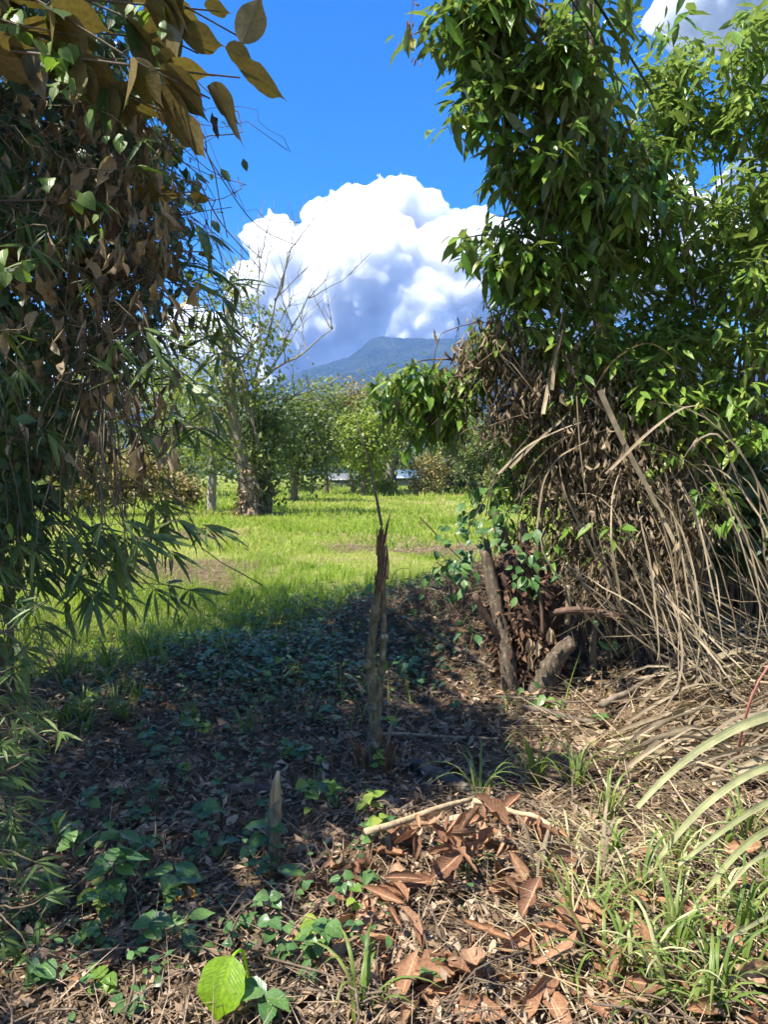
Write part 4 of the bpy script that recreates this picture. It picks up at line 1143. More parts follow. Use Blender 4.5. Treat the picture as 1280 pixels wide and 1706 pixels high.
# ------------------------------------------------------------------ right side trees
def sprays(c, d, rng, per, L, droop, jitter=.03):
    """whorls of drooping leaves at the twig tips c"""
    n = len(c)
    i = np.repeat(np.arange(n), per)
    az = rng.uniform(0, 2 * np.pi, n)[i] + np.tile(np.arange(per), n) * 2 * np.pi / per * .8 + rng.normal(0, .3, n * per)
    dirs = np.stack([np.cos(az), np.sin(az), -np.full(n * per, droop) + rng.normal(0, .35, n * per)], -1) + d[i] * .45
    up = np.stack([-np.cos(az) * .2, -np.sin(az) * .2, np.ones(n * per)], -1) + rng.normal(0, .25, (n * per, 3))
    pos = c[i] + rng.normal(0, jitter, (n * per, 3))
    return pos, frames(dirs, up), L * rng.uniform(.45, 1.3, n * per) * rng.uniform(.75, 1.15, n)[i]

def tiers(blobs, n, rng, r=(.16, .30), flat=(.32, .5), shell=.45):
    """break a crown outline into separate layered clumps"""
    c, d = blob_points(blobs, n, shell, rng)
    rr = rng.uniform(*r, n)
    return [(c[k][0], c[k][1], c[k][2], rr[k], rr[k], rr[k] * rng.uniform(*flat)) for k in range(n)]

def right_tree():
    rng = np.random.default_rng(14)
    b = Vector((2.1, 6.6, gz(2.1, 6.6)))
    t = empty('overhanging_tree', b, 'tall tree with drooping glossy pointed leaves above the dry tangle', 'tree')
    tr = wob(spline([b - Vector((0, 0, .3)), (2.0, 6.3, 1.6), (1.8, 5.7, 3.0), (1.5, 5.1, 4.3), (1.2, 4.7, 5.2)], 18), .06, rng)
    link('trunk', tubes_mesh('trunk', [(tr, np.linspace(.13, .04, 18))], 8, .06), M['bark'], t)
    up_b = [pb(790, 25, 4.6, 60, 70, 45, 3.0), pb(870, 100, 4.6, 75, 80, 75, 1.3), pb(840, 170, 4.7, 32, 45, 40, 2.5), pb(950, 170, 4.8, 85, 80, 80, 1.2), pb(980, 50, 4.6, 60, 70, 60), pb(1000, 280, 5.0, 90, 90, 80, 1.2), pb(895, 280, 4.9, 50, 60, 60, 2.4), pb(905, 380, 5.0, 60, 70, 60, 2.2), pb(860, 440, 5.0, 45, 50, 40, 3.0), pb(1010, 400, 5.2, 90, 90, 70), pb(1060, 200, 5.2, 50, 60, 60, .8), pb(1060, 50, 4.8, 40, 50, 35, .6), pb(870, 500, 5.1, 50, 60, 45, 2.5), pb(970, 500, 5.2, 70, 80, 60), pb(815, 390, 4.9, 22, 30, 18, 4.0)]
    low_b = [pb(705, 640, 5.5, 62, 60, 35, 1.6), pb(740, 680, 5.5, 45, 55, 40, 1.5), pb(650, 665, 5.5, 26, 35, 26, 1.4), pb(690, 715, 5.5, 26, 30, 22, 1.2), pb(790, 620, 5.4, 40, 45, 30)]
    c, d = blob_points(tiers(up_b, 84, rng), 780, .35, rng); c2, d2 = blob_points(low_b, 190, .5, rng)
    br = []
    for k in range(0, 780, 10):
        j = int(rng.integers(9, 18)); s = tr[j]
        q = wob(bez(s, s * .6 + c[k] * .4 + np.array([0, 0, .2]), s * .2 + c[k] * .8 + np.array([0, 0, .1]), c[k], 8), .03, rng)
        br.append((q, np.linspace(.018, .004, 8)))
    br.append((spline([tr[9], P(960, 330, 5.0), P(950, 130, 4.7), P(890, 60, 4.6), P(845, 5, 4.55)], 14), np.linspace(.035, .012, 14)))
    hub = np.array(P(800, 610, 5.4))
    br.append((bez(tr[7], tr[7] * .5 + hub * .5 + np.array([0, 0, .1]), hub, np.array(P(660, 650, 5.5)), 12), np.linspace(.03, .006, 12)))
    for k in range(0, 190, 8):
        br.append((wob(bez(hub, hub * .5 + c2[k] * .5 + np.array([0, 0, .08]), c2[k] + np.array([0, 0, .05]), c2[k], 7), .02, rng), np.linspace(.010, .003, 7)))
    link('branches', tubes_mesh('branches', br, 5), M['bark'], t)
    p1, r1, s1 = sprays(c, d, rng, 7, .175, .75, .05)
    p2, r2, s2 = sprays(c2, d2, rng, 6, .15, 1.1, .05)
    add_leaves(t, T_POINT_HI, T_POINT_LO, M['tree_leaf'], np.vstack([p1, p2]), np.concatenate([r1, r2]), np.concatenate([s1, s2]), cap=300, rng=rng)
right_tree()

def right_shrub():
    rng = np.random.default_rng(15)
    b = Vector((3.6, 7.0, gz(3.6, 7.0)))
    t = empty('bright_shrub', b, 'tall sunlit light-green shrub with whorls of slim drooping leaves', 'shrub')
    st = []
    blobs = [pb(1190, 130, 5.5, 95, 90, 75), pb(1265, 230, 5.3, 100, 100, 110), pb(1150, 330, 5.5, 95, 90, 90), pb(1235, 440, 5.3, 110, 100, 100), pb(1120, 470, 5.5, 85, 80, 80), pb(1200, 590, 5.3, 105, 100, 90), pb(1285, 690, 5.1, 80, 90, 90), pb(1100, 590, 5.5, 70, 70, 60), pb(1060, 540, 6.2, 60, 60, 60), pb(1250, 70, 5.6, 70, 80, 50), pb(1380, 300, 5.3, 120, 110, 260), pb(1170, 690, 5.3, 70, 70, 60), pb(950, 600, 6.4, 80, 70, 60, .7), pb(1150, 60, 5.7, 50, 60, 40, .6), pb(1100, 230, 5.7, 70, 70, 80), pb(1060, 330, 5.7, 60, 60, 70), pb(1050, 440, 5.7, 60, 60, 60), pb(1090, 130, 5.8, 50, 50, 60), pb(960, 560, 5.15, 65, 45, 50, 2.0), pb(1035, 600, 5.1, 60, 45, 50, 2.0), pb(1110, 650, 5.1, 55, 45, 45, 1.5)]
    c, d = blob_points(tiers(blobs, 135, rng, (.16, .32)), 1600, .35, rng)
    for k in range(0, 1600, 26):
        s = np.array([rng.uniform(3.0, 4.3), rng.uniform(6.6, 7.6), 0.0]); s[2] = gz(s[0], s[1]) - .1
        q = wob(bez(s, s + np.array([0, 0, 1.4]), c[k] * .8 + s * .2 + np.array([0, 0, .3]), c[k], 10), .06, rng)
        st.append((q, np.linspace(rng.uniform(.018, .035), .004, 10)))
    link('stems', tubes_mesh('stems', st, 5), M['bark'], t)
    p1, r1, s1 = sprays(c, d, rng, 7, .155, .5, .05)
    add_leaves(t, T_POINT_HI, T_POINT_LO, M['shrub_leaf'], p1, r1, s1, cap=300, rng=rng)
    # shaded low growth at its foot
    b = Vector((3.0, 5.6, gz(3.0, 5.6)))
    t = empty('under_shrub', b, 'dark broad-leaved undergrowth below the sunlit shrub', 'shrub')
    c, d = blob_points([pb(1240, 800, 5.4, 60, 70, 60), pb(1290, 880, 5.2, 70, 70, 80), pb(1210, 900, 5.6, 50, 60, 60), pb(1180, 830, 5.8, 50, 60, 60), pb(1310, 760, 5.4, 60, 60, 80)], 900, .3, rng)
    st = []
    for k in range(0, 900, 30):
        s = c[k].copy(); s[2] = gz(s[0], s[1]) - .05; s[0] += rng.normal(0, .1)
        st.append((wob(bez(s, s * .5 + c[k] * .5, c[k], c[k], 7), .03, rng), np.linspace(.009, .003, 7)))
    link('stems', tubes_mesh('stems', st, 4), M['vine'], t)
    add_leaves(t, T_HEART_HI, T_HEART_LO, M['dark_leaf'], c, frames(d * .5 + rand_dirs(900, rng) * .5 + np.array([0, 0, -.5]), rng.normal(0, .4, (900, 3)) + np.array([0, -.5, .8])), rng.uniform(.07, .14, 900), cap=120, rng=rng)
right_shrub()

def dry_tangle():
    rng = np.random.default_rng(16)
    b = Vector((1.75, 5.7, gz(1.75, 5.7)))
    t = empty('dry_vine_tangle', b, 'big heap of dead brown vines and withered hanging leaves', 'vine tangle')
    blobs = [pb(800, 590, 5.2, 45, 50, 28), pb(855, 570, 5.2, 65, 60, 45), pb(880, 650, 5.2, 60, 60, 60), pb(835, 690, 5.2, 24, 30, 45, .7), pb(960, 640, 5.2, 75, 70, 65), pb(1000, 740, 5.2, 95, 80, 80), pb(950, 830, 5.3, 70, 70, 80), pb(1050, 820, 5.2, 85, 80, 85, 1.2), pb(1060, 680, 5.2, 65, 60, 60), pb(1130, 750, 5.2, 50, 55, 60, .8), pb(1050, 930, 5.1, 85, 80, 80, 1.2), pb(970, 950, 5.3, 50, 50, 50), pb(1120, 880, 5.0, 50, 55, 60), pb(900, 740, 5.4, 45, 50, 60, .6)]
    c, d = blob_points(blobs, 900, .45, rng)
    st = []
    for k in range(26):
        s = np.array([rng.uniform(.9, 2.6), rng.uniform(5.2, 6.3), 0.]); s[2] = gz(s[0], s[1]) - .1
        e = c[int(rng.integers(0, 900))]
        st.append((wob(bez(s, s + np.array([0, 0, .8]), e + np.array([0, 0, .2]), e, 11), .08, rng), np.linspace(rng.uniform(.012, .03), .006, 11)))
    link('stems', tubes_mesh('stems', st, 6, .05), M['bark'], t)
    it = []
    for k in range(520):
        a = c[int(rng.integers(0, 900))]; L = rng.uniform(.25, 1.0)
        e = a + np.array([rng.normal(0, .28), rng.normal(0, .15), -L * rng.uniform(.3, 1)])
        e[2] = max(e[2], gz(e[0], e[1]) + .01)
        m = a * .5 + e * .5 + rng.normal(0, .13, 3)
        it.append((wob(bez(a, m, m, e, 8), .03, rng), np.full(8, rng.uniform(.0018, .005))))
    o = link('hanging_vines', tubes_mesh('hanging_vines', it, 4), M['vine'], t); o['kind'] = 'stuff'
    n = 8600; i = rng.integers(0, 900, n)
    pos = c[i] + rng.normal(0, .09, (n, 3)); ok = pos[:, 2] > ground_z(pos[:, 0], pos[:, 1]); pos = pos[ok]; n = len(pos)
    add_leaves(t, T_CURL_HI, T_CURL_LO, M['dead_leaf'], pos, frames(rand_dirs(n, rng) * .55 + np.array([0, 0, -1.]), rand_dirs(n, rng) + np.array([0, -.5, 0])), rng.uniform(.05, .125, n), cap=300, part='withered_leaf', mass='withered_foliage', rng=rng)
    # green climbers growing through it
    c, d = blob_points([pb(820, 560, 5.1, 30, 30, 40, 1.5), pb(900, 590, 5.0, 30, 30, 20), pb(880, 720, 5.3, 40, 40, 60), pb(950, 650, 5.0, 40, 40, 40), pb(1080, 650, 5.0, 50, 50, 40), pb(840, 770, 5.4, 40, 40, 50), pb(1000, 540, 5.1, 60, 60, 40), pb(860, 840, 5.4, 35, 40, 40), pb(1180, 700, 5.1, 45, 45, 40), pb(1190, 840, 4.7, 30, 30, 40, 1.5), pb(930, 900, 5.0, 30, 30, 40, 1.2), pb(1100, 760, 4.8, 35, 30, 30), pb(1010, 900, 4.8, 25, 30, 30)], 150, .5, rng)
    p1, r1, s1 = sprays(c, d, rng, 6, .13, .7, .03)
    add_leaves(t, T_POINT_HI, T_POINT_LO, M['tree_leaf'], p1, r1, s1, cap=160, part='climber_leaf', mass='climber_foliage', rng=rng)
dry_tangle()

# ------------------------------------------------------------------ long dry straps
def strap_obj(parent, pts, w, name='strap', mat='strap', side=None, rng=RNG, fold=.3, taper=True):
    n = len(pts)
    t = np.linspace(0, 1, n)
    wid = w * (np.clip(1.15 - t, 0.05, 1) ** .6 if taper else np.sin(np.pi * np.clip(t, .03, .97)) ** .5)
    sd = side if side is not None else rng.normal(0, 1, 3) + np.array([.8, -.6, 0])
    V, F, U = strip_np(pts, wid, sd, fold)
    me = mesh_np(name, V, F, U, np.zeros(len(V)))
    return link(name, me, M[mat], parent)

def dry_straps():
    rng = np.random.default_rng(17)
    b = Vector((2.2, 4.9, gz(2.2, 4.9)))
    t = empty('dry_strap_clump', b, 'fallen clump of long pale dry strap leaves spilling to the ground', 'dry clump')
    hero = [([(1190, 930), (1120, 850), (1040, 740), (990, 650), (975, 640)], 4.7, .016), ([(1000, 650), (1040, 740), (1100, 850), (1160, 980), (1200, 1080)], 4.7, .022), ([(1010, 790), (1080, 720), (1150, 668), (1205, 690), (1230, 760)], 4.6, .013), ([(990, 650), (1020, 600), (1080, 565), (1130, 600), (1150, 660)], 4.8, .016),
            ([(905, 690), (918, 620), (930, 560), (942, 500)], 4.9, .017), ([(920, 650), (925, 600), (938, 550)], 4.8, .016), ([(960, 660), (965, 740), (975, 820), (982, 860)], 4.8, .015), ([(850, 780), (900, 730), (950, 690), (960, 640)], 4.9, .014), ([(830, 790), (880, 740), (960, 705), (1040, 690)], 4.9, .010), ([(860, 860), (880, 780), (920, 740), (960, 720)], 4.9, .010), ([(895, 880), (905, 800), (930, 760), (980, 735)], 4.85, .010), ([(1035, 1000), (1018, 900), (1020, 820), (1035, 780)], 4.7, .011),
            ([(980, 590), (1000, 560), (960, 470), (945, 440)], 5.0, .016), ([(1130, 780), (1160, 730), (1200, 715), (1225, 790), (1255, 850)], 4.6, .008), ([(1150, 830), (1170, 900), (1195, 960), (1200, 1010)], 4.5, .012), ([(1130, 830), (1140, 900), (1165, 980), (1185, 1060)], 4.5, .012)]
    for (pp, Y, w) in hero:
        strap_obj(t, spline([P(x, y, Y + rng.uniform(-.1, .1)) for x, y in pp], 16), w * .8, rng=rng)
    # the waterfall of straps from the tangle to the ground
    for bnd in range(15):
        sx, sy = rng.uniform(950, 1170), rng.uniform(730, 1000)
        a0 = np.array(P(sx, sy, rng.uniform(4.65, 5.05)))
        ex = np.clip(sx + rng.normal(165, 80), 960, 1400); ey = rng.uniform(1060, 1215)
        e0 = np.array(G(ex, ey, .02))
        m1 = a0 + np.array([rng.normal(.12, .2), -.15, rng.uniform(-.35, .08) * (a0[2] - e0[2])]); m2 = e0 + np.array([(a0[0] - e0[0]) * .35 + rng.normal(0, .2), rng.normal(.05, .12), rng.uniform(.05, .45) * (a0[2] - e0[2])])
        for k in range(9):
            j = lambda q: rng.normal(0, q, 3)
            e = e0 + np.array([rng.normal(0, .26), rng.normal(0, .16), 0]); e[2] = gz(e[0], e[1]) + rng.uniform(.005, .05)
            full = bez(a0 + j(.14), m1 + j(.16), m2 + j(.16), e, 30); lo_ = int(rng.integers(0, 9)); hi_ = int(rng.integers(22, 31))
            strap_obj(t, wob(full[lo_:hi_:1][::2] if hi_ - lo_ > 18 else full[lo_:hi_], .02, rng), rng.uniform(.0025, .008), rng=rng, taper=False)
    # straps lying on the ground to the right
    for k in range(110):
        sx, sy = rng.uniform(1000, 1250), rng.uniform(1090, 1330)
        a = np.array(G(sx, sy, rng.uniform(.01, .10)))
        L = rng.uniform(.5, 1.3); az = rng.normal(.05, .4)
        e = a + np.array([L * math.cos(az), L * math.sin(az) * .6, 0]); e[2] = gz(e[0], e[1]) + rng.uniform(.01, .15)
        m = a * .5 + e * .5 + np.array([0, rng.normal(0, .12), rng.uniform(.0, .28)])
        m[2] = max(m[2], gz(m[0], m[1]) + .05)
        strap_obj(t, wob(bez(a, m, m, e, 12), .03, rng), rng.uniform(.004, .014), rng=rng)
    # fresh pale blades arching in from the right
    b = Vector((2.35, 3.15, gz(2.35, 3.15)))
    t = empty('long_blade_clump', b, 'clump of long pale-green arching blades beside the sunlit rust leaves', 'grass clump')
    for (pp, w) in [([(1440, 1330, 3.0), (1360, 1190, 2.9), (1280, 1186, 2.85), (1180, 1235, 2.8), (1110, 1290, 2.78), (1062, 1345, 2.8)], .020), ([(1430, 1360, 2.9), (1360, 1270, 2.7), (1280, 1268, 2.62), (1180, 1330, 2.58), (1120, 1400, 2.6), (1085, 1450, 2.65)], .016), ([(1430, 1400, 2.8), (1350, 1320, 2.6), (1280, 1330, 2.5), (1200, 1385, 2.45), (1130, 1440, 2.45)], .014), ([(1430, 1420, 2.7), (1340, 1370, 2.5), (1280, 1375, 2.42), (1225, 1420, 2.4), (1180, 1480, 2.42)], .016), ([(1430, 1440, 2.6), (1340, 1400, 2.4), (1250, 1430, 2.3), (1200, 1500, 2.3)], .010), ([(1430, 1500, 2.5), (1320, 1500, 2.3), (1220, 1560, 2.2), (1140, 1570, 2.2)], .009), ([(1400, 1620, 2.2), (1300, 1600, 2.15), (1200, 1640, 2.1), (1120, 1660, 2.1)], .009)]:
        strap_obj(t, spline([P(*q) for q in pp], 18), w * 1.35, name='blade', mat='pale_blade', side=(0.1, .25, 1.0), rng=rng, fold=.3)
dry_straps()

# ------------------------------------------------------------------ stumps, sapling, sticks
def rod(name, pix, Ys, rads, mat, parent=None, seg=8, n=14, jit=.06, sharp=False):
    pts = spline([P(x, y, Y) for (x, y), Y in zip(pix, Ys)], n)
    r = np.interp(np.linspace(0, 1, n), np.linspace(0, 1, len(rads)), rads)
    return link(name, tubes_mesh(name, [(pts, r)], seg, jit), M[mat], parent)

def lump(name, c, r, mat, parent, seed=1, amp=.35, sub=24, fine=9.0):
    """an uneven clod: a displaced sphere"""
    th = np.linspace(0, np.pi, sub); ph = np.linspace(0, 2 * np.pi, sub * 2, endpoint=False)
    T, Pm = np.meshgrid(th, ph, indexing='ij')
    D = np.stack([np.sin(T) * np.cos(Pm), np.sin(T) * np.sin(Pm), np.cos(T)], -1)
    q = D * fine * .25
    nz = fbm(q[..., 0] + q[..., 2] * 1.3 + seed, q[..., 1] - q[..., 2] * .9, seed, 5)
    pole = np.sin(T) ** .5
    V = np.array(c) + D * np.array(r) * (1 + amp * nz * pole)[..., None]
    k = np.arange(sub * sub * 2).reshape(sub, sub * 2); k2 = np.roll(k, -1, 1)
    F = np.stack([k[:-1], k[1:], k2[1:], k2[:-1]], -1).reshape(-1, 4)
    return link(name, mesh_np(name, V.reshape(-1, 3), F), M[mat], parent)

def sapling():
    g = G(624, 1282); Y = g.y
    t = empty('cut_sapling', g, 'upright twin-stemmed sapling with a torn top and thin whip', 'sapling')
    stem1 = rod('stem', [(624, 1300), (622, 1180), (616, 1100), (624, 1020), (634, 962)], [Y] * 5, [.031, .027, .025, .023, .019], 'sapling_bark', t, 9, 20, .07)
    stem2 = rod('stem', [(626, 1240), (634, 1130), (641, 1060), (637, 990), (639, 930), (635, 882)], [Y + .03] * 6, [.019, .019, .018, .018, .019, .013], 'sapling_bark', t, 9, 20, .07)
    top_ = rod('torn_top', [(634, 945), (632, 900), (637, 872)], [Y] * 3, [.016, .017, .003], 'torn_wood', t, 6, 8, .25)
    rod('torn_bark', [(642, 960), (646, 925), (644, 905)], [Y] * 3, [.004, .009, .002], 'red_bark', stem2, 5, 8, .2)
    rod('splinter', [(640, 905), (646, 872), (652, 848)], [Y, Y - .02, Y - .03], [.009, .007, .0015], 'torn_wood', top_, 5, 8, .15)
    rod('splinter', [(640, 935), (643, 910), (645, 895)], [Y - .03] * 3, [.004, .003, .001], 'torn_wood', stem2, 5, 6, .15)
    rod('whip', [(636, 875), (622, 800), (608, 745), (594, 698)], [Y, Y, Y + .02, Y + .03], [.009, .007, .005, .003], 'twig', t, 6, 14, .04)
    rod('splinter', [(632, 966), (630, 952), (633, 940)], [Y - .02] * 3, [.022, .012, .002], 'torn_wood', stem1, 6, 6, .3)
    for (x0, y0, x1, y1) in [(629, 925, 628, 880), (634, 915, 640, 878), (627, 990, 624, 950), (636, 985, 638, 955), (645, 965, 648, 932)]:
        rod('splinter', [(x0, y0), ((x0 + x1) / 2 + 1, (y0 + y1) / 2), (x1, y1)], [Y - .02] * 3, [.007, .006, .0015], 'torn_wood', top_ if y0 < 930 else (stem1 if x0 < 632 else stem2), 5, 6, .25)
    for (x, y, r) in [(614, 1105, .029), (625, 1030, .026), (620, 1180, .030), (641, 1060, .021), (623, 1240, .032)]:
        c = P(x, y, Y - .008)
        lump('knot', c, (r * 1.02, r * 1.02, r * .9), 'sapling_bark', stem2 if x > 630 else stem1, seed=int(x), amp=.3, sub=10)
    # the ring of rusty bark shreds at its foot
    for k in range(14):
        a = 2 * math.pi * k / 14 + random.uniform(-.15, .15)
        s = np.array(g) + np.array([math.cos(a) * .09, math.sin(a) * .09, -.02]); e = s + np.array([math.cos(a) * .03, math.sin(a) * .03, random.uniform(.13, .26)])
        V, F, U = strip_np(bez(s, s + np.array([0, 0, .05]), e, e + np.array([math.cos(a) * .02, math.sin(a) * .02, -.02]), 6), np.linspace(.02, .008, 6), (-math.sin(a), math.cos(a), 0), .5)
        link('bark_shred', mesh_np('bark_shred', V, F, U, np.zeros(len(V))), M['rust_leaf'], t)
    # small leaves on the stem
    rng = np.random.default_rng(2)
    ps = [P(x, y, Y - .05) for (x, y) in [(630, 1125), (640, 1130), (618, 1058), (634, 1085), (612, 1000), (645, 1100), (626, 1075), (608, 990)]]
    pos = np.array(ps); n = len(pos)
    add_leaves(t, T_OVAL_HI, T_OVAL_LO, M['cover_leaf'], pos, frames(rand_dirs(n, rng) + np.array([0, -.3, -.2]), rng.normal(0, .3, (n, 3)) + np.array([0, -.3, 1])), rng.uniform(.03, .08, n), cap=50, rng=rng)
sapling()

def stumps():
    g = G(880, 1150); Y = g.y
    t = empty('old_stump', g, 'old stump of cut trunks round a clod of dark reddish roots', 'stump')
    rod('trunk', [(852, 1165), (846, 1090), (830, 1020), (818, 960), (808, 915)], [Y, Y, Y + .05, Y + .1, Y + .1], [.065, .055, .050, .047, .040], 'stump_bark', t, 11, 20, .13)
    rod('side_shoot', [(832, 1062), (815, 1035), (800, 1010), (791, 990)], [Y, Y - .05, Y - .08, Y - .1], [.026, .026, .024, .022], 'red_bark', t, 8, 10, .06)
    rod('trunk', [(900, 1170), (912, 1120), (935, 1085), (955, 1068)], [Y - .05, Y - .1, Y - .15, Y - .18], [.12, .082, .062, .045], 'stump_bark', t, 14, 18, .16)
    rod('trunk', [(866, 1000), (855, 950), (838, 900), (826, 855)], [Y + .25] * 4, [.05, .05, .045, .04], 'red_bark', t, 9, 12, .14)
    rod('trunk', [(885, 1000), (878, 930), (870, 870)], [Y + .35] * 3, [.05, .045, .035], 'bark', t, 9, 12, .12)
    rod('side_shoot', [(905, 1060), (903, 1010), (898, 985)], [Y - .15] * 3, [.014, .013, .010], 'red_bark', t, 7, 8, .08)
    rod('side_shoot', [(945, 1040), (948, 1000), (946, 975)], [Y - .12] * 3, [.02, .02, .017], 'cut_stick', t, 7, 8, .08)
    rod('root_branch', [(915, 1022), (950, 1015), (1000, 1020), (1045, 1030)], [Y - .1, Y - .15, Y - .2, Y - .2], [.022, .025, .028, .02], 'red_bark', t, 8, 12, .1)
    rod('splinter', [(812, 925), (806, 900), (801, 882)], [Y + .1] * 3, [.012, .009, .003], 'twig', t, 5, 6, .2)
    rod('splinter', [(818, 930), (816, 905), (810, 885)], [Y + .1] * 3, [.012, .009, .003], 'twig', t, 5, 6, .2)
    for k, (px, py, w, h) in enumerate([(872, 1040, .24, .42), (862, 960, .16, .22), (900, 1000, .16, .22), (885, 1100, .24, .25)]):
        c = P(px, py, Y + .22)
        lump('root_clod', c, (w, .2, h), 'root_soil', t, seed=k + 3)
    rng = np.random.default_rng(8)
    vp, vd = blob_points([pb(872, 1040, Y + .16, 62, 52, 108), pb(862, 960, Y + .2, 38, 40, 60), pb(890, 1100, Y + .1, 60, 40, 60)], 3200, .9, rng)
    o = link('root_fibres', joined('root_fibres', T_SCRAP, vp, frames(vd + rand_dirs(3200, rng) * .8 + np.array([0, 0, -.6]), vd + rand_dirs(3200, rng) * .4), rng.uniform(.03, .08, 3200), rng=rng), leaf_mat('root_scale', [(0.050, 0.028, 0.018), (0.105, 0.060, 0.038), (0.180, 0.110, 0.070)], trans=0.0, rough=.9, spec=.1), t); o['kind'] = 'stuff'
    # climbers over the stump
    pts = []
    for (px, py, r, k, dY) in [(880, 965, 26, 14, -.1), (900, 940, 22, 8, -.1), (860, 930, 20, 5, -.05), (780, 880, 28, 26, .3), (800, 830, 26, 22, .4), (755, 930, 26, 20, .3), (820, 900, 20, 8, 0), (770, 960, 26, 14, .1), (905, 1160, 22, 8, -.35), (880, 1185, 16, 5, -.4), (830, 860, 16, 10, .2), (900, 885, 8, 2, -.2), (785, 1050, 8, 2, -.1), (770, 1060, 8, 2, -.1), (1000, 1060, 20, 3, -.2), (850, 810, 30, 16, .5), (735, 955, 24, 18, .6)]:
        for q in range(k): pts.append(np.array(P(px + rng.normal(0, r * .7), py + rng.normal(0, r * .7), Y + dY + rng.normal(0, .05))))
    pos = np.array(pts); n = len(pos)
    add_leaves(t, T_OVAL_HI, T_OVAL_LO, M['cover_leaf'], pos, frames(rand_dirs(n, rng) * np.array([1, .6, .4]) + np.array([0, -.3, -.5]), rng.normal(0, .3, (n, 3)) + np.array([0, -.5, .9])), rng.uniform(.06, .13, n), cap=260, part='creeper_leaf', rng=rng)
    # dry bunches hanging on it
    for (px, py) in [(882, 1062), (890, 1068), (897, 1065), (884, 1090), (916, 1045), (921, 1048)]:
        c = np.array(P(px, py, Y - .25))
        me = mesh_np('withered_leaf', *T_CURL_HI[int(rng.integers(8))], np.zeros(35)); o = link('withered_leaf', me, M['tan_leaf'], t)
        Rm = frames(np.array([[rng.normal(0, .1), 0, -1.]]), np.array([[0., -1, 0]]))[0] * .13
        o.matrix_basis = Matrix([list(Rm[r]) + [c[r]] for r in range(3)] + [[0, 0, 0, 1]])
stumps()

def sticks():
    rng = np.random.default_rng(12)
    data = [('cut_stick', [(609, 1448), (690, 1420), (745, 1400), (790, 1383)], .014, 'cut_stick', 'pale peeled stick with a cut end lying on the rust leaves', .15),
            ('cut_stick', [(788, 1388), (840, 1400), (905, 1430), (930, 1442)], .012, 'cut_stick', 'pale stick end poking out of the rust leaf heap', .15),
            ('fallen_stick', [(690, 1055), (760, 1095), (815, 1125), (862, 1150)], .017, 'twig', 'straight brown stick leaning down the bank to the old stump', .07),
            ('fallen_stick', [(872, 1190), (910, 1195), (960, 1208), (1000, 1214)], .020, 'bark', 'thick short stick lying below the old stump', .04),
            ('fallen_stick', [(640, 1232), (720, 1234), (790, 1238), (830, 1241)], .010, 'cut_stick', 'thin straight stick lying right of the twin-stemmed sapling', .04),
            ('fallen_stick', [(815, 1172), (880, 1180), (940, 1185), (1000, 1180)], .010, 'twig', 'slender stick lying along the foot of the old stump', .06),
            ('fallen_log', [(690, 1278), (745, 1310), (800, 1335), (835, 1352)], .036, 'bark', 'grey rotting log half sunk beside the grass tuft', .02),
            ('fallen_log', [(378, 1330), (410, 1322), (440, 1325), (452, 1332)], .034, 'bark', 'short crumbling pale log behind the cut stake', .03),
            ('fallen_stick', [(445, 1508), (480, 1480), (505, 1462), (520, 1450)], .005, 'cut_stick', 'thin bent white twig in front of the cut stake', .04),
            ('fallen_stick', [(332, 1515), (343, 1545), (355, 1568), (366, 1580)], .005, 'cut_stick', 'thin pale twig behind the lime-green leaf', .03),
            ('fallen_stick', [(255, 1580), (300, 1550), (380, 1515), (440, 1505), (490, 1525), (500, 1550)], .004, 'vine', 'long curved runner stem crossing the leaf litter', .03),
            ('fallen_stick', [(1185, 1080), (1220, 1105), (1250, 1120), (1275, 1128)], .020, 'cut_stick', 'broken pale stick among the dry straps', .12),
            ('fallen_stick', [(1000, 1195), (1030, 1180), (1060, 1165), (1085, 1150)], .022, 'bark', 'brown stick leaning into the dry straps', .08),
            ('cane', [(1080, 1110), (1150, 1140), (1220, 1160), (1290, 1170)], .012, 'cut_stick', 'jointed greenish cane lying across the dry straps', .12),
            ('fallen_stick', [(700, 865), (745, 910), (790, 955), (812, 980)], .006, 'twig', 'thin bare twig leaning out over the sunny grass', .5),
            ('fallen_stick', [(660, 1040), (700, 1000), (760, 985), (800, 1010)], .004, 'cut_stick', 'pale curling vine looped over the bank', .15),
            ('fallen_stick', [(560, 1045), (590, 1030), (612, 1045), (625, 1075)], .010, 'twig', 'crooked dark branch behind the twin-stemmed sapling', .08)]
    for (nm, pp, r, mat, lab, dz) in data:
        pts = [G(x, y, dz) for x, y in pp]
        if nm == 'fallen_stick' and dz == .5:
            g = G(812, 1000); pts = [P(700, 862, g.y - .2), P(745, 910, g.y - .1), P(790, 955, g.y), np.array(g)]
        q = wob(spline(pts, 12), .012, rng)
        c = Vector(q[0])
        o = link(nm, tubes_mesh(nm, [(q, r * np.linspace(1.1, .7, 12))], 7, .08), M[mat]); tag(o, lab, 'stick' if 'log' not in nm else 'log')
    # the pale cut stake
    g = G(458, 1438); Y = g.y
    t = empty('cut_stake', g, 'short pale weathered stake cut to a slanting point', 'stake')
    rod('shaft', [(456, 1450), (457, 1390), (460, 1330)], [Y] * 3, [.026, .027, .024], 'sapling_bark', t, 9, 12, .08)
    rod('tip', [(460, 1334), (460, 1305), (464, 1284)], [Y] * 3, [.024, .019, .007], 'cut_stick', t, 7, 8, .22)
    rod('splinter', [(452, 1345), (453, 1318), (455, 1300)], [Y - .02] * 3, [.008, .006, .002], 'cut_stick', t, 5, 6, .2)
    g = G(648, 1435); t = rod('small_stake', [(648, 1440), (648, 1415), (646, 1392)], [g.y] * 3, [.012, .012, .010], 'pale_bark', None, 7, 6, .08); tag(t, 'tiny cut stub behind the pale peeled stick', 'stub')
sticks()

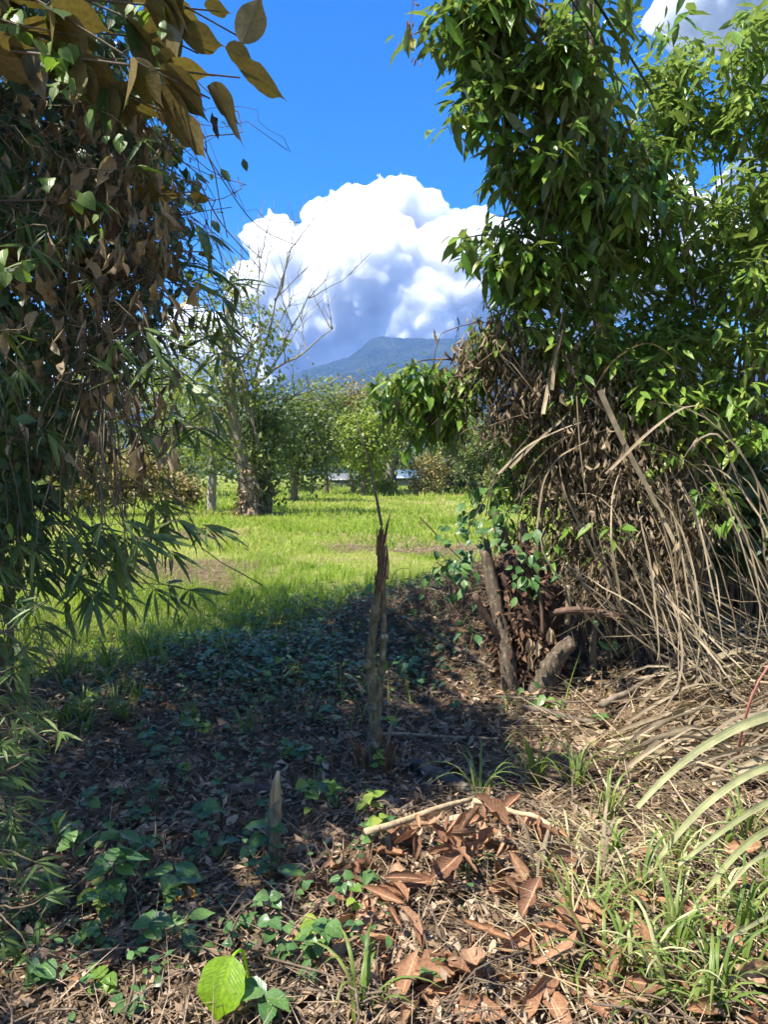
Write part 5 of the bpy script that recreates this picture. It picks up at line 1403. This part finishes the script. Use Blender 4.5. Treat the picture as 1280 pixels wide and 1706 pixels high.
# ------------------------------------------------------------------ the litter and the low growth
def litter():
    rng = np.random.default_rng(23)
    n = 56000
    y = 1.5 + 8.2 * rng.random(n) ** 1.15; x = rng.uniform(-.75, .8, n) * (y + .6)
    keep = rng.random(n) < 1 - .85 * grass_mask(x, y); x, y = x[keep], y[keep]; n = len(x)
    pos = np.stack([x, y, ground_z(x, y) + rng.uniform(.0, .05, n)], -1)
    dirs = rand_dirs(n, rng) * np.array([1, 1, .45]); up = rng.normal(0, .5, (n, 3)) + np.array([0, 0, 1.])
    sz = rng.gamma(3., .012, n) + .012; sz = np.minimum(sz, .026 + .012 * y) * (1 + .05 * np.maximum(y - 3, 0))
    o = link('leaf_litter', joined('leaf_litter', T_SCRAP, pos, frames(dirs, up), sz, rng=rng), M['litter']); tag(o, 'brown scraps of dead leaves covering the shaded soil', 'leaf litter', None, 'stuff')
    it = []
    for k in range(3800):
        yy = 1.6 + 7.6 * rng.random() ** 1.3; xx = rng.uniform(-.7, .8) * (yy + .4)
        if k > 2600:                                    # brushwood of the bank
            xx, yy = rng.normal(1.0, .8), rng.normal(6.8, .7)
        L = rng.uniform(.06, .45); az = rng.uniform(0, 2 * np.pi)
        a = np.array([xx, yy, gz(xx, yy) + rng.uniform(.0, .05)]); e = a + np.array([L * math.cos(az), L * math.sin(az), 0]); e[2] = gz(e[0], e[1]) + rng.uniform(0, (.12 if k < 2600 else .3))
        m = a * .5 + e * .5 + rng.normal(0, .06, 3) * L * 3; m[2] = max(m[2], gz(m[0], m[1]) + .01)
        it.append((bez(a, m, m, e, 5), np.full(5, rng.uniform(.001, .0045))))
    o = link('twig_litter', tubes_mesh('twig_litter', it, 4), M['twig']); tag(o, 'fine dead twigs and vine stems strewn over the soil', 'twigs', None, 'stuff')
    n = 11000
    y = 1.6 + 7.2 * rng.random(n) ** 1.2; x = rng.uniform(-.7, .75, n) * (y + .4)
    for (dx, dy, rx, ry) in DIRT:                       # and over the bare patches of the field
        a_ = rng.uniform(0, 2 * np.pi, 900); q_ = np.sqrt(rng.random(900)) * 1.25
        x = np.concatenate([x, dx + rx * q_ * np.cos(a_)]); y = np.concatenate([y, dy + ry * 1.3 * q_ * np.sin(a_)])
    n = len(x)
    pos = np.stack([x, y, ground_z(x, y) + rng.uniform(.0, .05, n)], -1)
    V, F, U, Rn = blades(pos, rng.uniform(.06, .26, n), rng.uniform(0, 2 * np.pi, n), rng.uniform(1.1, 1.55, n), rng.uniform(-.5, .5, n), rng.uniform(.0018, .0045, n) * (1 + .12 * y), 3, rng)
    o = link('dry_grass_litter', mesh_np('dry_grass_litter', V, F, U, Rn), M['litter']); tag(o, 'fine dry grass stems matted over the shaded soil', 'dry grass', None, 'stuff')
    # straw on the sunlit corner
    n = 420
    px = rng.uniform(900, 1300, n); py = 1180 + 540 * rng.random(n)
    c = []
    for a, b_ in zip(px, py):
        d = ray(a, b_); tt = CAM_H / -d.z; c.append((d.x * tt, d.y * tt))
    c = np.array(c); pos = np.stack([c[:, 0], c[:, 1], ground_z(c[:, 0], c[:, 1]) + rng.uniform(.005, .06, n)], -1)
    V, F, U, Rn = blades(pos, rng.uniform(.12, .5, n), rng.normal(2.9, .9, n), rng.uniform(1.0, 1.5, n), rng.uniform(.0, .5, n), rng.uniform(.004, .010, n), 4, rng)
    o = link('straw', mesh_np('straw', V, F, U, Rn), M['straw']); tag(o, 'dry pale straw lying between the rust leaves', 'straw', None, 'stuff')
    # low creeping plants in the shade
    n = 2500
    cl = [(300, 1080, 60, 30), (360, 1120, 70, 35), (430, 1090, 70, 35), (500, 1060, 60, 30), (560, 1070, 60, 30), (480, 1140, 80, 35), (380, 1180, 90, 35), (560, 1130, 60, 30), (690, 1110, 40, 30), (440, 1040, 60, 25), (600, 1000, 60, 15), (720, 1020, 60, 30), (680, 1010, 40, 25), (760, 1000, 40, 25), (330, 1250, 120, 60), (350, 1380, 180, 90), (300, 1560, 200, 90), (150, 1600, 120, 70), (420, 1450, 150, 80), (950, 1180, 90, 30), (700, 1150, 60, 30)]
    P2, S2 = [], []
    for k in range(n):
        q = cl[int(rng.integers(0, 14 if rng.random() < .62 else len(cl)))]
        a, b_ = q[0] + rng.normal(0, q[2]), min(1700, max(985, q[1] + rng.normal(0, q[3])))
        d = ray(a, b_); tt = CAM_H / -d.z; xx, yy = d.x * tt, d.y * tt
        for j in range(int(rng.integers(1, 4))):
            X_, Y_ = xx + rng.normal(0, .04), yy + rng.normal(0, .04)
            P2.append((X_, Y_, gz(X_, Y_) + rng.uniform(.02, .13))); S2.append(rng.uniform(.02, .055) * (1.35 if yy > 5 else .8))
    pos = np.array(P2); n = len(pos)
    o = link('ground_creeper', joined('ground_creeper', T_HEART_LO + T_OVAL_LO, pos, frames(rand_dirs(n, rng) * np.array([1, 1, .3]), rng.normal(0, .28, (n, 3)) + np.array([0, -.1, 1.])), np.array(S2), rng=rng), M['cover_leaf'])
    tag(o, 'small round green creeper leaves spread over the shaded strip', 'ground cover', None, 'stuff')
litter()

def place_leaf(me, p, d, up, s, name, label, cat='leaf', group=None):
    o = bpy.data.objects.new(name, me); COL.objects.link(o)
    Rm = frames(np.array([d], float), np.array([up], float))[0] * s
    o.matrix_basis = Matrix([list(Rm[r]) + [p[r]] for r in range(3)] + [[0, 0, 0, 1]])
    return tag(o, label, cat, group)

def fallen_leaves():
    rng = np.random.default_rng(31)
    rust = tpl_meshes('fallen_leaf', T_RUST, M['rust_leaf']); tan = tpl_meshes('fallen_leaf', T_FLAT_HI + T_CURL_HI[:3], M['tan_leaf'])
    # the heap
    clus = [(560, 1490, 50, 25), (620, 1480, 40, 40), (690, 1420, 50, 30), (780, 1430, 60, 35), (860, 1420, 50, 40), (830, 1490, 60, 35), (740, 1500, 60, 40), (560, 1590, 45, 25), (630, 1550, 20, 40), (690, 1640, 30, 45), (770, 1660, 25, 40), (890, 1640, 25, 45), (910, 1520, 40, 50), (1010, 1560, 25, 60), (1000, 1660, 40, 30), (850, 1390, 60, 25)]
    for k in range(190):
        q = clus[k % len(clus)]
        g = G(q[0] + rng.normal(0, q[2] * .8), min(1715, q[1] + rng.normal(0, q[3] * .8)))
        h = .02 + .13 * math.exp(-((g.x - .45) / .45) ** 2 - ((g.y - 2.65) / .45) ** 2) * rng.random() ** .7 * 1.9
        d = rand_dirs(1, rng)[0] * np.array([1, 1, .5]) + np.array([0, -.4, -.12])
        place_leaf(rust[int(rng.integers(12))], (g.x, g.y, g.z + h), d, np.array([0, -.2, 1]) + rng.normal(0, .55, 3), rng.uniform(.09, .185), 'fallen_leaf', 'rust-brown curled dry leaf lying in the cut leaf heap', group='rust leaves of the cut heap')
    for k in range(55):
        g = G(rng.uniform(1010, 1290), rng.uniform(1420, 1715))
        place_leaf(rust[int(rng.integers(12))], (g.x, g.y, g.z + rng.uniform(.01, .06)), rand_dirs(1, rng)[0] * np.array([1, 1, .3]), np.array([0, -.2, 1]) + rng.normal(0, .4, 3), rng.uniform(.10, .19), 'fallen_leaf', 'rust-orange dry leaf lying under the sunlit grass', group='rust leaves under the sunlit grass')
    one = [(300, 1500, .19, 'amber_leaf', (1, -.25, 0), 'amber-yellow dead leaf under a broad green seedling leaf', 4), (182, 1600, .20, 'tan_leaf', (.1, 1, .25), 'long pale tan leaf lying upright beside the seedlings', 1), (85, 1615, .15, 'rust_leaf', (-.8, -.4, .1), 'single rust leaf lying in the shade left of the long tan leaf', 0),
           (62, 1478, .20, 'tan_leaf', (1, .3, .15), 'broad tan leaf pointing out from under the bamboo', 2), (110, 1388, .16, 'tan_leaf', (1, -.5, .2), 'tan leaf with a curled rim near the bamboo foot', 3), (205, 1320, .18, 'tan_leaf', (-.7, -.6, .1), 'dull tan leaf in the speckled sunlight near the bamboo', 1), (582, 1232, .15, 'tan_leaf', (1, -.2, .1), 'pale pinkish dead leaf beside the foot of the twin-stemmed sapling', 2),
           (408, 1216, .20, 'rust_leaf', (-1, .1, .1), 'flat orange-brown leaf lying among the ground creeper', 0), (372, 1212, .15, 'tan_leaf', (-.6, .5, .3), 'creamy torn leaf touching the flat orange-brown leaf', 3), (735, 1218, .19, 'dead_leaf', (.4, -.8, .1), 'crumpled brown leaf by the thin straight stick', 1), (972, 1250, .18, 'tan_leaf', (1, .2, .3), 'pale pink upturned leaf at the edge of the grass tuft', 4), (500, 1668, .14, 'tan_leaf', (.8, .5, .2), 'grey-tan leaf in front of the rust leaf heap', 2),
           (548, 1398, .15, 'tan_leaf', (1, .3, 0), 'pale papery leaf between the stake and the rust leaves', 0), (245, 1390, .15, 'tan_leaf', (.9, .4, .2), 'tan leaf lying left of the pale cut stake', 3), (495, 1425, .10, 'tan_leaf', (1, 0, .1), 'small whitish leaf right of the pale cut stake', 2), (255, 1290, .16, 'dead_leaf', (-.5, .6, .2), 'dark brown leaf in the speckled sunlight', 4), (315, 1378, .14, 'dead_leaf', (.6, .8, .3), 'brown folded leaf in the dark litter left of the stake', 0), (500, 1575, .17, 'rust_leaf', (-.9, -.3, 0), 'ribbed rust leaf at the left end of the heap', 1), (190, 1195, .2, 'tan_leaf', (.2, 1, .2), 'large dull leaf at the edge of the shaded grass', 2), (330, 1180, .15, 'tan_leaf', (1, 0, .05), 'tan leaf at the edge of the ground creeper', 3), (145, 1590, .1, 'dead_leaf', (.4, .4, .1), 'small curled brown leaf left of the long tan leaf', 1), (420, 1590, .13, 'dead_leaf', (.3, .8, .1), 'withered grey leaf behind the lime-green leaf', 2)]
    for (px, py, s, mt, d, lab, k) in one:
        tp = (T_FLAT_HI + T_CURL_HI)[k]
        me = tpl_meshes('fallen_leaf', [tp], M[mt])[0]
        g = G(px, py, .03); d = np.array(d, float)
        place_leaf(me, Vector(g) - Vector(d / np.linalg.norm(d)) * s * .5, d, np.array([0, -.35, 1]) + rng.normal(0, .15, 3), s, 'fallen_leaf', lab)
    for k in range(130):
        g = G(rng.uniform(0, 860), rng.uniform(1150, 1700), rng.uniform(.01, .04))
        place_leaf(tan[int(rng.integers(8))] if k % 3 else rust[int(rng.integers(12))], g, rand_dirs(1, rng)[0] * np.array([1, 1, .25]), np.array([0, -.15, 1]) + rng.normal(0, .35, 3), rng.uniform(.05, .105), 'fallen_leaf', 'small dry brown leaf scattered on the shaded litter', group='scattered small dry leaves')
fallen_leaves()

def seedlings():
    rng = np.random.default_rng(41)
    spec = [(185, 1530, .26, 7, .11, 'seedling with broad ribbed leaves above the long tan leaf'), (285, 1500, .15, 4, .13, 'seedling holding one big dark leaf over the amber leaf'), (215, 1480, .22, 5, .10, 'leafy seedling beside the amber dead leaf'), (150, 1520, .12, 4, .10, 'dark broad-leaved seedling left of the long tan leaf'), (440, 1440, .16, 5, .09, 'seedling growing against the pale cut stake'), (462, 1470, .06, 3, .10, 'flat glossy seedling in front of the pale cut stake'), (330, 1390, .12, 4, .07, 'small seedling in the litter left of the pale cut stake'), (615, 1375, .14, 6, .08, 'green sprout at the foot of the twin-stemmed sapling'), (550, 1335, .10, 4, .10, 'dark seedling left of the sapling foot'), (570, 1215, .16, 4, .11, 'upright lance-leaved seedling left of the sapling stem'), (655, 1220, .10, 3, .09, 'oval-leaved sprout right of the sapling stem'), (690, 1130, .14, 6, .09, 'glossy seedling on the bank behind the sapling'),
            (545, 1580, .08, 3, .10, 'bright broad sprout at the left end of the rust heap'), (500, 1545, .05, 3, .08, 'low sprout by the ribbed rust leaf'), (300, 1600, .10, 4, .09, 'dark ribbed seedling behind the lime-green leaf'), (250, 1590, .14, 5, .07, 'slender seedling between the tan leaf and the lime-green leaf'), (160, 1680, .06, 6, .055, 'cluster of round low leaves below the long tan leaf'), (215, 1690, .05, 5, .055, 'round-leaved sprout at the near edge of the litter'), (455, 1695, .10, 6, .10, 'pale broad-leaved seedling beside the lime-green leaf'), (715, 1650, .05, 3, .05, 'tiny two-leaved sprout among the rust leaves'), (905, 1180, .06, 5, .07, 'round-leaved sprout under the thick old trunk'), (985, 1210, .07, 5, .06, 'small-leaved sprout below the dry straps'), (510, 1340, .10, 5, .06, 'pale seedling behind the papery leaf'), (370, 1440, .10, 4, .06, 'small seedling behind the amber leaf'), (70, 1660, .08, 5, .06, 'heart-leaved sprout at the bamboo foot'), (480, 1270, .12, 5, .05, 'thin sprout in the litter behind the stake'), (250, 1250, .12, 5, .06, 'pale sprout in the speckled sunlight'), (760, 1190, .08, 4, .05, 'ferny sprout below the leaning stick')]
    for k in range(95):
        px, py = rng.uniform(40, 640), rng.uniform(1030, 1640)
        spec.append((px, py, rng.uniform(.05, .18), int(rng.integers(4, 8)), rng.uniform(.03, .06), 'small green seedling sprouting from the shaded leaf litter'))
    for (px, py, h, nl, L, lab) in spec:
        L = L * 1.12; g = G(px, py)
        t = empty('seedling', g, lab, 'seedling', 'seedlings in the shaded litter' if lab.startswith('small green seedling') else None)
        top = np.array(g) + np.array([rng.normal(0, .03), rng.normal(0, .03), h])
        q = wob(bez(np.array(g) - np.array([0, 0, .02]), np.array(g) + np.array([0, 0, h * .5]), top, top, 8), .008, rng)
        link('stem', tubes_mesh('stem', [(q, np.linspace(.004, .002, 8))], 5), M['vine'], t)
        a0 = rng.uniform(0, 6.3)
        pos, dirs = [], []
        for k in range(nl):
            a = a0 + k * 2.4; z = q[int(7 - (k % 4) * 1.2)]
            pos.append(z); dirs.append((math.cos(a), math.sin(a) * .8 - .25, rng.uniform(-.35, .25)))
        n = nl
        hi = T_HEART_HI if L < .082 else T_OVAL_HI
        add_leaves(t, hi, hi, M['cover_leaf' if rng.random() < .65 else 'shrub_leaf'], np.array(pos), frames(np.array(dirs), rng.normal(0, .2, (n, 3)) + np.array([0, -.25, 1])), L * rng.uniform(.7, 1.15, n), cap=20, rng=rng)
    # the lime-green nodding leaf
    g = G(412, 1668)
    t = empty('lime_leaf_plant', g, 'single large glowing lime-green leaf nodding from a curved stalk', 'plant')
    top = P(404, 1578, g.y - .02); j = P(388, 1592, g.y - .06)
    link('stalk', tubes_mesh('stalk', [(spline([g - Vector((0, 0, .02)), P(414, 1620, g.y), top, P(396, 1580, g.y - .04), j], 14), np.full(14, .0042))], 6), M['lime_leaf'], t)
    V, F, U = leaf_tpl(width=.84, nl=12, nw=6, droop=.75, fold=.28, peak=.40, tip=.75, wave=.06, seed=4, blunt=.7)
    me = tpl_meshes('leaf', [(V, F, U)], M['lime_leaf'])[0]
    o = bpy.data.objects.new('leaf', me); COL.objects.link(o)
    tipp = P(350, 1708, g.y - .16)
    d = np.array(tipp - j); Rm = frames(np.array([d]), np.array([[-.15, -.75, .65]]))[0] * (np.linalg.norm(d) * 1.02)
    o.parent = t; o.matrix_parent_inverse = Matrix.Translation(-Vector(t.location))
    o.matrix_basis = Matrix([list(Rm[r]) + [j[r]] for r in range(3)] + [[0, 0, 0, 1]])
seedlings()

def tufts():
    rng = np.random.default_rng(51)
    spec = [(960, 1320, .38, 16, .006, 'grass_near', 'green grass tuft on the shaded side of the pale arching blades'), (890, 1310, .40, 14, .007, 'grass_near', 'arching bluish-green grass tuft beside the grey log'), (800, 1340, .34, 10, .007, 'grass_near', 'thin grass tuft growing over the grey log'), (1010, 1370, .32, 12, .006, 'grass_near', 'grass tuft at the edge of the sunlight'), (775, 1460, .20, 8, .004, 'grass_near', 'small grass tuft in the middle of the rust heap'), (600, 1690, .26, 11, .007, 'grass_near', 'coarse grass tuft at the near edge of the rust heap'), (1050, 1640, .30, 14, .007, 'grass_near', 'sunlit grass tuft between tall rust leaves'), (1120, 1600, .36, 14, .006, 'grass_near', 'tall sunlit grass tuft in the straw'), (1190, 1660, .30, 14, .006, 'grass_near', 'yellow-green sunlit grass tuft at the near corner'), (1240, 1540, .34, 12, .006, 'grass_near', 'sunlit grass tuft under the pale arching blades'), (1130, 1470, .30, 12, .006, 'pale_blade', 'bleached grass tuft in the straw'), (1000, 1480, .34, 12, .009, 'strap', 'withered tan grass tuft drooping over the rust leaves'), (900, 1480, .32, 10, .009, 'strap', 'withered grass tuft hanging over the heap'), (1240, 1400, .30, 10, .006, 'grass_near', 'grass tuft beside the pink stalk'), (1060, 1280, .24, 8, .005, 'grass_near', 'thin grass tuft among the lying dry straps'), (480, 1020, .34, 22, .008, 'grass_near', 'tall dark grass tuft at the edge of the sunny field'), (240, 1090, .36, 24, .008, 'grass_near', 'tall grass tuft in the half shade by the bamboo'), (300, 1060, .34, 20, .008, 'grass_near', 'upright grass tuft at the shade edge'), (180, 1120, .34, 22, .008, 'grass_near', 'dense grass tuft beside the bamboo foot'), (140, 1180, .26, 20, .005, 'grass_near', 'fine pale grass tuft in the shade by the bamboo'), (210, 1200, .22, 18, .005, 'grass_near', 'wispy grass tuft in the speckled sunlight')]
    for k in range(26):
        spec.append((rng.uniform(930, 1290), rng.uniform(1400, 1700), rng.uniform(.18, .36), int(rng.integers(7, 13)), rng.uniform(.005, .009), ('grass_near', 'grass_near', 'pale_blade')[k % 3], 'yellow-green grass tuft growing through the sunlit rust leaves'))
    for k in range(24):
        spec.append((rng.uniform(80, 420), rng.uniform(1040, 1230), rng.uniform(.16, .32), int(rng.integers(12, 20)), rng.uniform(.004, .008), 'grass_near', 'ragged grass tuft at the shaded edge of the field'))
    for (px, py, h, n, w, mt, lab) in spec:
        g = G(px, py)
        t = empty('grass_tuft', g, lab, 'grass tuft', 'grass tufts in the sunlit rust leaves' if lab.startswith('yellow-green grass tuft growing') else ('grass tufts at the shaded field edge' if lab.startswith('ragged') else None))
        for k in range(n):
            a = rng.uniform(0, 2 * np.pi); hh = h * rng.uniform(.55, 1.2); L = np.array([math.cos(a), math.sin(a), 0])
            s = np.array(g) + L * rng.uniform(0, .05) + np.array([0, 0, -.01])
            e = s + L * hh * rng.uniform(.35, .9) + np.array([0, 0, hh * rng.uniform(.3, .85)])
            pts = bez(s, s + np.array([0, 0, hh * .6]), s * .4 + e * .6 + np.array([0, 0, hh * .45]), e, 8)
            V, F, U = strip_np(pts, w * (1 - np.linspace(0, 1, 8) ** 2 * .93), (-math.sin(a), math.cos(a), 0), .35)
            link('blade', mesh_np('blade', V, F, U, np.zeros(len(V))), M[mt], t)
    pts = spline([G(1226, 1275), P(1240, 1200, 3.35), P(1262, 1130, 3.3), P(1300, 1085, 3.3)], 12)
    o = link('pink_stalk', tubes_mesh('pink_stalk', [(pts, np.linspace(.009, .005, 12))], 6), plain_mat('pink_stem', (.42, .17, .13), .5)); tag(o, 'pinkish red stalk leaning up beside the pale arching blades', 'stalk')
tufts()

# ------------------------------------------------------------------ overhead: cables and a dangling dry vine
def overhead():
    blk = plain_mat('cable_black', (.015, .015, .016), .5)
    for (a, b_, r, lab) in [((965, -45, 3.9), (1050, 95, 4.9), .009, 'thick black overhead cable running down behind the leaves'), ((925, -45, 3.9), (1030, 130, 4.9), .005, 'thin black overhead cable below the thick one')]:
        p, q = P(*a), P(*b_); d = (p - q)
        pts = spline([p + d * .8, p, q, q - d * 1.2], 20)
        tag(link('overhead_cable', tubes_mesh('overhead_cable', [(pts, np.full(20, r))], 6), blk), lab, 'cable')
    rng = np.random.default_rng(61)
    top = P(690, -60, 3.6)
    t = empty('dangling_vine', top, 'dry reddish vine end dangling in the blue sky', 'vine')
    it = [(spline([P(690, -60, 3.6), P(687, 20, 3.6), P(680, 45, 3.6), P(685, 70, 3.6), P(698, 100, 3.6)], 14), np.linspace(.002, .001, 14)), (spline([P(692, -60, 3.6), P(688, 25, 3.6), P(684, 60, 3.6), P(690, 85, 3.6)], 14), np.linspace(.002, .001, 14))]
    # the overhanging branch it hangs from runs back to the big tree above the picture
    it.append((spline([(-3.6, 2.6, 5.2), (-1.8, 3.1, 5.3), top + Vector((0, 0, .35)), top], 14), np.linspace(.02, .003, 14)))
    link('stem', tubes_mesh('stem', it, 4), M['red_bark'], t)
    ps = [P(x, y, 3.6) for (x, y) in [(681, 35), (689, 38), (680, 45), (684, 50), (685, 58), (686, 68), (688, 96), (693, 98), (699, 104), (665, 70), (692, 2), (686, 75)]]
    pos = np.array(ps); n = len(pos)
    add_leaves(t, T_CURL_HI, T_CURL_LO, M['rust_leaf'], pos, frames(rand_dirs(n, rng) * .4 + np.array([0, 0, -1.]), rand_dirs(n, rng) + np.array([0, -1., 0])), rng.uniform(.02, .04, n), cap=20, part='withered_leaf', rng=rng)
overhead()
